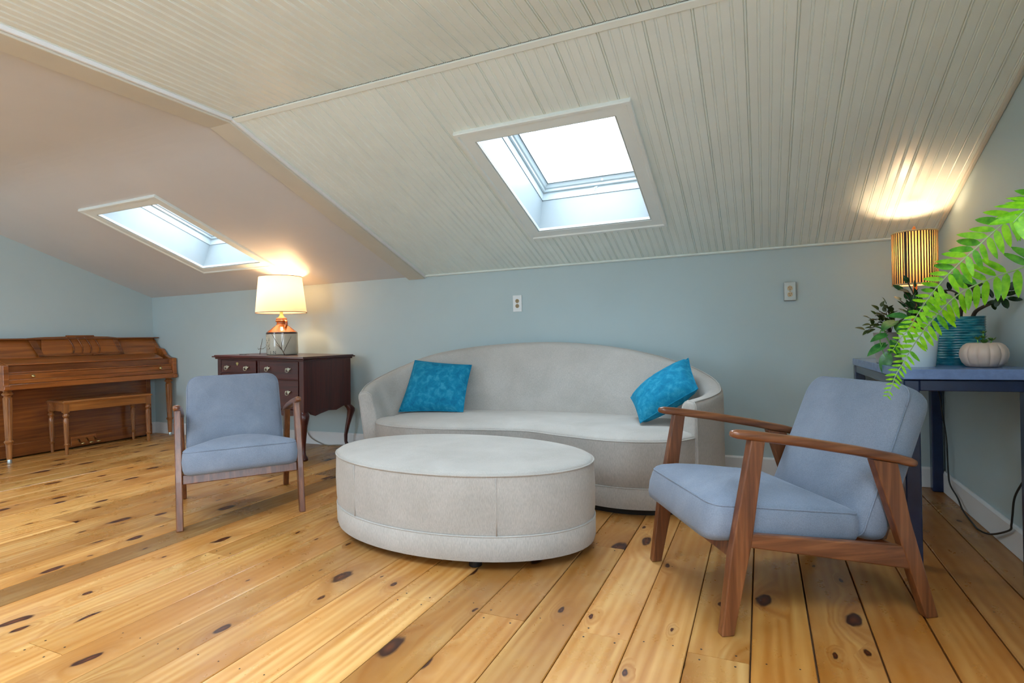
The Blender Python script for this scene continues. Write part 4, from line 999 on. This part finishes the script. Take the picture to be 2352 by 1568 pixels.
def put_leaf(name, me, parent, p, d, up, s):
    d = Vector(d).normalized(); up = Vector(up); y = up.cross(d)
    if y.length < 1e-4: y = Vector((0, 1, 0)).cross(d)
    y.normalize(); z = d.cross(y)
    M = Matrix((d, y, z)).transposed().to_4x4() @ Matrix.Scale(s, 4); M.translation = Vector(p)
    o = bpy.data.objects.new(name, me); COL.objects.link(o); o.parent = parent; o.matrix_basis = M; return o
def pot_round(name, prof, mat, T, soilz, soilr, seg=40):
    m = MB(); m.lathe(prof, seg); P = m.build(name, mat, T, True, 0.7)
    m = MB(); m.lathe([(soilr, soilz-.01), (soilr, soilz), (soilr*.5, soilz+.004), (.001, soilz+.005)], 24); m.build('soil', 'soil', T, True); return P
VIEW = Vector((0, -1, 0))
def build_plants():
    rnd = random.Random(3)
    # grey pot with small dark leaves and trailing heart-shaped leaves
    b = Vector((.612, 3.44, TZ(3.44))); T = thing('potted_trailing_plant', 'grey pot of trailing heart-shaped leaves at the left edge of the console table', 'plant', b)
    pot_round('pot', [(.062, 0), (.066, .004), (.076, .150), (.078, .158), (.073, .158), (.068, .135), (.02, .130)], 'potg', T, .145, .070)
    ivy = leafmesh('ivy_leaf', .042, .024, 'ivy', .3, .2)
    ip = [(0.495, 3.4, 0.983), (0.515, 3.4, 1.009), (0.525, 3.4, 1.043), (0.539, 3.4, 1.065), (0.558, 3.4, 1.086), (0.577, 3.4, 1.101), (0.591, 3.4, 1.118), (0.602, 3.4, 1.085), (0.567, 3.4, 1.041), (0.542, 3.4, 1.02), (0.614, 3.4, 1.04), (0.595, 3.4, 1.029), (0.576, 3.4, 1.003), (0.632, 3.4, 1.017)]
    st = MB()
    for k, p in enumerate(ip):
        p = Vector(p); r = Vector((.61, 3.43, b.z+.15)); q = r.lerp(p, .6)+Vector((0, 0, .03)); st.tube([x-b for x in spline([r, q, p], 4)], .0016, 5)
        for j in range(4):
            f = r.lerp(p, .55+.15*j) + Vector((rnd.uniform(-.01, .01), rnd.uniform(-.015, .015), rnd.uniform(-.008, .012)+.02*(1-j/3)))
            put_leaf('ivy_leaf', ivy, T, f-b, (p-r).normalized()+Vector((rnd.uniform(-.8, .8), rnd.uniform(-.8, .5), rnd.uniform(-.5, .5))), (rnd.uniform(-.3, .3), -.5, 1), rnd.uniform(.7, 1.15))
    st.build('ivy_stems', 'jadestem', T, True)
    po = leafmesh('heart_leaf', 1.0, .62, 'pothos', .22, .18, 1.0, 1.0)
    ps = MB(); r0 = Vector((.58, 3.38, b.z+.16))
    stem1 = spline([r0, Vector((.548, 3.31, .99)), Vector((.535, 3.26, .94)), Vector((.545, 3.24, .88)), Vector((.557, 3.235, .845))], 5); ps.tube([p-b for p in stem1], .0026, 6)
    stem2 = spline([r0, Vector((.558, 3.28, .975)), Vector((.572, 3.24, .92)), Vector((.565, 3.235, .868))], 5); ps.tube([p-b for p in stem2], .0026, 6)
    ps.tube([p-b for p in spline([Vector((.547, 3.25, .93)), Vector((.535, 3.245, .905)), Vector((.52, 3.24, .893))], 4)], .002, 6)
    ps.build('trailing_stems', 'greenstem', T, True)
    for p, d, up, s in (((.560, 3.235, .865), (-.30, -.25, -1), (-.3, -.9, .3), .092), ((.548, 3.25, .915), (-1, -.2, -.55), (0, -.6, 1), .088), ((.555, 3.26, .965), (-1, -.3, -.35), (.1, -.6, 1), .072), ((.575, 3.24, .885), (1, -.4, .1), (0, -.7, 1), .07),
                        ((.556, 3.27, .988), (-.7, -.5, .5), (0, -.5, 1), .055), ((.600, 3.30, 1.03), (-.6, -.7, -.3), (-.2, -.6, 1), .10), ((.62, 3.30, 1.01), (.2, -.8, -.7), (0, -.5, 1), .09), ((.59, 3.27, .93), (.3, -.3, -1), (0, -.9, .2), .07), ((.64, 3.31, .985), (.5, -.6, -.6), (0, -.6, 1), .08)):
        put_leaf('heart_leaf', po, T, Vector(p)-b, d, up, s)
    # white pot with dark oval leaves
    b = Vector((.645, 3.035, TZ(3.035))); T = thing('potted_leafy_plant', 'white tapered pot of dark oval leaves behind the hanging fern frond', 'plant', b)
    pot_round('pot', [(.058, 0), (.060, .003), (.0755, .150), (.076, .156), (.072, .156), (.068, .13), (.02, .125)], 'potw', T, .138, .069)
    ol = leafmesh('oval_leaf', 1.0, .46, 'dleaf', .2, .15); bl = leafmesh('broad_leaf', 1.0, .5, 'pothos', .18, .2)
    wp = [(0.594, 3.05, 1.167), (0.612, 3.05, 1.201), (0.619, 3.05, 1.157), (0.636, 3.05, 1.18), (0.582, 3.05, 1.124), (0.651, 3.05, 1.12), (0.666, 3.05, 1.071), (0.626, 3.05, 1.102), (0.612, 3.05, 1.207), (0.643, 3.05, 1.14), (.60, 3.05, 1.09), (.69, 3.05, 1.10)]
    st = MB(); r = Vector((.645, 3.035, b.z+.135))
    for p in wp:
        p = Vector(p); ax = r.lerp(p, .5)+Vector((.01, 0, .03)); st.tube([x-b for x in spline([r+Vector((rnd.uniform(-.02, .02), rnd.uniform(-.02, .02), 0)), ax, p], 4)], .002, 5)
        for j in range(3):
            f = r.lerp(p, .62+.19*j); d = (p-r).normalized()*.6+Vector((rnd.uniform(-1, .8), rnd.uniform(-.7, .7), rnd.uniform(-.3, .6)))
            put_leaf('oval_leaf', ol, T, f-b, d, (rnd.uniform(-.4, .4), -.6, 1), rnd.uniform(.04, .058))
    st.build('leaf_stems', 'jadestem', T, True)
    put_leaf('broad_leaf', bl, T, Vector((.602, 2.99, 1.045))-b, (-1, -.35, .25), (0, -.8, 1), .092)
    put_leaf('broad_leaf', bl, T, Vector((.61, 2.98, 1.03))-b, (-.8, -.4, -.35), (0, -.8, 1), .075)
    # teal pot with jade plant
    b = Vector((.838, 3.235, TZ(3.235))); T = thing('potted_jade_plant', 'wide teal glazed ridged pot with a jade plant beside the right wall', 'plant', b)
    prof = [(.092, 0), (.094, .004), (.094, .020), (.099, .026)]
    z = .030
    while z < .212:
        prof += [(.0985+.004*z/.2, z), (.101+.004*z/.2, z+.004), (.0985+.004*z/.2, z+.008)]; z += .0115
    prof += [(.104, .216), (.1045, .222), (.099, .222), (.094, .20), (.02, .195)]
    pot_round('pot', prof, 'potteal', T, .205, .095, 56)
    jl = leafmesh('jade_leaf', 1.0, .52, 'jadeleaf', .12, .05, 1.6, 0, .10)
    def pull(p, k): p = Vector(p); c = Vector((0, 0, 1)); return c+(p-c)*k
    s1 = [Vector((.842, 3.22, b.z+.20)), Vector((.847, 3.215, 1.074)), Vector((.857, 3.21, 1.094)), Vector((.873, 3.19, 1.114)), Vector((.888, 3.17, 1.137)), Vector((.876, 3.17, 1.178)), Vector((.845, 3.16, 1.205))]
    s2 = [Vector((.885, 3.215, b.z+.20)), Vector((.893, 3.19, 1.062)), Vector((.908, 3.15, 1.082)), Vector((.925, 3.09, 1.098)), Vector((.938, 3.04, 1.110)), Vector((.95, 3.03, 1.135)), Vector((.962, 3.03, 1.148))]
    s3 = [s1[3], Vector((.84, 3.18, 1.14)), Vector((.80, 3.17, 1.165)), Vector((.76, 3.17, 1.165))]
    m = MB(); m.tube([p-b for p in spline(s1, 5)], [.011-.0055*i/30 for i in range(31)], 8); m.tube([p-b for p in spline(s2, 5)], [.009-.004*i/30 for i in range(31)], 8); m.tube([p-b for p in spline(s3, 5)], .004, 8); m.build('branches', 'jadestem', T, True)
    for p, d, s in (((.900, 3.05, 1.12), (-1, -.3, .35), .05), ((.915, 3.04, 1.118), (-.5, -.5, 1), .048), ((.93, 3.03, 1.118), (-.4, -.3, -1), .045), ((.942, 3.03, 1.135), (.1, -.4, 1), .045), ((.948, 3.03, 1.128), (.9, -.5, .3), .05), ((.955, 3.02, 1.115), (1, -.6, -.25), .052),
                    ((.945, 3.03, 1.115), (.2, -.4, -1), .05), ((.935, 3.02, 1.125), (-.6, -.8, .2), .046), ((.962, 3.03, 1.146), (.3, -.4, .9), .042), ((.962, 3.03, 1.146), (-.7, -.4, .7), .04), ((.925, 3.08, 1.098), (.1, -.5, -1), .035), ((.962, 3.03, 1.148), (.9, -.2, .5), .038), ((.925, 3.04, 1.105), (-1, -.5, -.3), .045),
                    ((.845, 3.16, 1.205), (-.8, -.3, .6), .045), ((.845, 3.16, 1.205), (.6, -.3, .8), .045), ((.85, 3.16, 1.20), (.2, -.6, -.8), .04), ((.80, 3.17, 1.165), (-.4, -.4, 1), .045), ((.78, 3.17, 1.165), (-.5, -.4, -.9), .045), ((.76, 3.17, 1.165), (-1, -.3, .4), .048), ((.76, 3.17, 1.165), (-.7, -.3, -.6), .044), ((.82, 3.17, 1.155), (.2, -.4, -1), .04), ((.875, 3.17, 1.178), (1, -.3, .3), .045), ((.888, 3.17, 1.14), (1, -.5, -.2), .045)):
        put_leaf('jade_leaf', jl, T, Vector(p)-b, d, (0, -.7, .8), s)
    # beige pumpkin-shaped planter with a small succulent
    b = Vector((.862, 2.985, TZ(2.985))); T = thing('pumpkin_planter', 'beige pumpkin-shaped ribbed planter with a tiny succulent at the front right of the console table', 'planter', b)
    m = MB(); rings = []
    for (r, z) in ((.045, 0), (.060, .004), (.074, .020), (.082, .043), (.0835, .058), (.080, .076), (.070, .092), (.058, .101), (.050, .103), (.046, .100), (.044, .085), (.01, .08)):
        ring = []
        for j in range(108):
            q = 2*PI*j/108; k = abs(math.sin(q*6)); rr = r*(1-.075*(1-k)**2.2*min(1, z/.01+.3 if z < .101 else .3)); ring.append((rr*math.cos(q), rr*math.sin(q), z))
        rings.append(ring)
    m.loft(rings, True); m.build('bowl', 'pump', T, True, 0.9)
    m = MB(); m.lathe([(.046, .082), (.046, .092), (.02, .095), (.001, .096)], 20); m.build('soil', 'soil', T, True)
    sl = leafmesh('succulent_leaf', 1.0, .42, 'suc', .2, -.15, 1.2, 0, .08)
    m = MB(); m.tube([(0, 0, .09), (.001, 0, .12), (-.001, 0, .142)], .002, 6); m.tube([(-.02, -.01, .09), (-.024, -.012, .118)], .002, 6); m.tube([(.018, -.01, .09), (.024, -.012, .112)], .002, 6); m.build('succulent_stem', 'greenstem', T, True)
    for (cx, cy, cz, n, s) in ((0, 0, .142, 6, .018), (0, 0, .120, 6, .022), (-.024, -.012, .116, 7, .022), (.024, -.012, .110, 7, .022), (0, -.01, .100, 8, .028)):
        for j in range(n): q = 2*PI*j/n+rnd.random(); put_leaf('succulent_leaf', sl, T, (cx, cy, cz), (math.cos(q), math.sin(q), .7), (0, 0, 1), s*rnd.uniform(.8, 1.1))
build_plants()

# ------------------------------------------------------------------ fern hanging near the camera
def build_fern():
    rnd = random.Random(11)
    b = Vector((.85, 1.84, 1.02)); T = thing('hanging_fern', 'bright green fern with long arching fronds hanging in front of the console table', 'fern', b)
    pot_round('pot', [(.06, 0), (.064, .004), (.086, .150), (.092, .152), (.092, .175), (.086, .175), (.08, .15), (.02, .145)], 'terracotta', T, .16, .081)
    for k in range(3):
        q = 2*PI*k/3+.4; m = MB(); m.tube([(.09*math.cos(q), .09*math.sin(q), .165), (.03*math.cos(q), .03*math.sin(q), .9), (0, 0, slope_z(1.84)-1.02-.012)], .003, 6); m.build('hanger_cord', 'rope', T, True)
    m = MB(); m.lathe([(.018, slope_z(1.84)-1.02-.008), (.018, slope_z(1.84)-1.02-.001)], 12); m.build('ceiling_hook', 'brass', T, True, .6)
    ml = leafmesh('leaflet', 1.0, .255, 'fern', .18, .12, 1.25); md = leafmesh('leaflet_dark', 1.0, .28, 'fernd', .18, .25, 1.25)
    crown = Vector((.845, 1.842, 1.19))
    cam = Vector((0, 0, 1.0))
    def frond(pts, step, Lmax, Ltip, start, face, dark=.0, curl=0.0, side_bias=0.0):
        C = spline([Vector(p) for p in pts], 10)
        ln = [0]
        for i in range(1, len(C)): ln.append(ln[-1]+(C[i]-C[i-1]).length)
        tot = ln[-1]
        m = MB(); n = len(C); m.tube([p-b for p in C], [.0026-.0018*i/n for i in range(n)], 6); FR = m.build('frond', 'rachis', T, True)
        s = start*tot; k = 0
        while s < tot-.004:
            i = max(j for j in range(len(ln)) if ln[j] <= s); i = min(i, n-2); f = (s-ln[i])/max(1e-6, ln[i+1]-ln[i])
            p = C[i].lerp(C[i+1], f); t = (C[i+1]-C[i]).normalized(); u = s/tot
            fc = (Vector(face)).normalized(); nrm = (fc - t*fc.dot(t)).normalized(); sd = t.cross(nrm)
            L = Ltip + (Lmax-Ltip)*min(1, (1-u)*1.7)**.8
            for sg in (1, -1):
                if rnd.random() < .04: continue
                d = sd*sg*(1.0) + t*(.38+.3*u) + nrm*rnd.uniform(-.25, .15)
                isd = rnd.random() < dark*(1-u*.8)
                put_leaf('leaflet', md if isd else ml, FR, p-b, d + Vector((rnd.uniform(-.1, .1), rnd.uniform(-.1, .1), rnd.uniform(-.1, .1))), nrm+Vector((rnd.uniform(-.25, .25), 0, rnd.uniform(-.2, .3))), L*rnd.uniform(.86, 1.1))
            s += step*(1-.55*u); k += 1
    A = [crown, (.80, 1.80, 1.32), (.718, 1.779, 1.333), (.607, 1.806, 1.292), (.571, 1.822, 1.26), (.525, 1.845, 1.209), (.473, 1.865, 1.15), (.436, 1.892, 1.095), (.41, 1.913, 1.045), (.386, 1.934, .992), (.371, 1.95, .97), (.354, 1.974, .931)]
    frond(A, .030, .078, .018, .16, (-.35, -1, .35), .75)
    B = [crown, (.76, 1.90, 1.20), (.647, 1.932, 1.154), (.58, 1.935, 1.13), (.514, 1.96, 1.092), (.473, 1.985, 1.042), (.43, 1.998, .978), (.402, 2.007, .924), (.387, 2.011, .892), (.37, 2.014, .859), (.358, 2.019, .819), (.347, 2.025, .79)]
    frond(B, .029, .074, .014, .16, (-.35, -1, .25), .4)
    Cc = [crown, (.77, 1.74, 1.33), (.663, 1.699, 1.301), (.599, 1.671, 1.281), (.56, 1.655, 1.262), (.535, 1.65, 1.235)]
    frond(Cc, .028, .088, .05, .2, (0, -1, .9), 0)
    frond([crown, (.90, 1.75, 1.36), (.92, 1.62, 1.34), (.90, 1.48, 1.22)], .034, .066, .015, .2, (0, -.3, 1), .3)
    frond([crown, (.90, 1.95, 1.34), (.93, 2.06, 1.32), (.94, 2.16, 1.24)], .034, .06, .015, .2, (0, -.4, 1), .3)
build_fern()

# ------------------------------------------------------------------ wall outlets
def build_outlets():
    def outlet(label, x, z, plate, face, w, h, deep):
        T = thing('wall_outlet', label, 'outlet', (x, YB, z))
        m = MB(); m.box((0, -deep/2, 0), (w, deep, h)); m.build('cover_plate', plate, T, bevel=.003, bseg=3)
        for s in (1, -1):
            m = MB(); m.lathe([(.0165, 0), (.0165, .003), (.0150, .0035), (.001, .0035)], 20, M=Matrix.Translation((0, -deep, s*.0205)) @ Matrix.Rotation(PI/2, 4, 'X')); R = m.build('receptacle', face, T, True, .6)
            m = MB()
            for sx in (-1, 1): m.box((sx*.0065, -deep-.0036, s*.0205+.004), (.0028, .001, .009))
            m.lathe([(.003, 0), (.003, .001)], 10, M=Matrix.Translation((0, -deep-.0032, s*.0205-.0075)) @ Matrix.Rotation(PI/2, 4, 'X')); m.build('slots', 'slot', R)
        m = MB(); m.lathe([(.0035, 0), (.003, .0015), (.001, .002)], 10, M=Matrix.Translation((0, -deep, 0)) @ Matrix.Rotation(PI/2, 4, 'X')); m.build('screw', plate, T, True)
    outlet('white duplex wall outlet on the back wall above the middle of the sofa', -1.830, 1.279, 'outletp', 'outleti', .080, .136, .008)
    outlet('grey metal duplex wall outlet on the back wall left of the ribbed lamp', .184, 1.265, 'outletm', 'ivory', .074, .126, .022)
build_outlets()
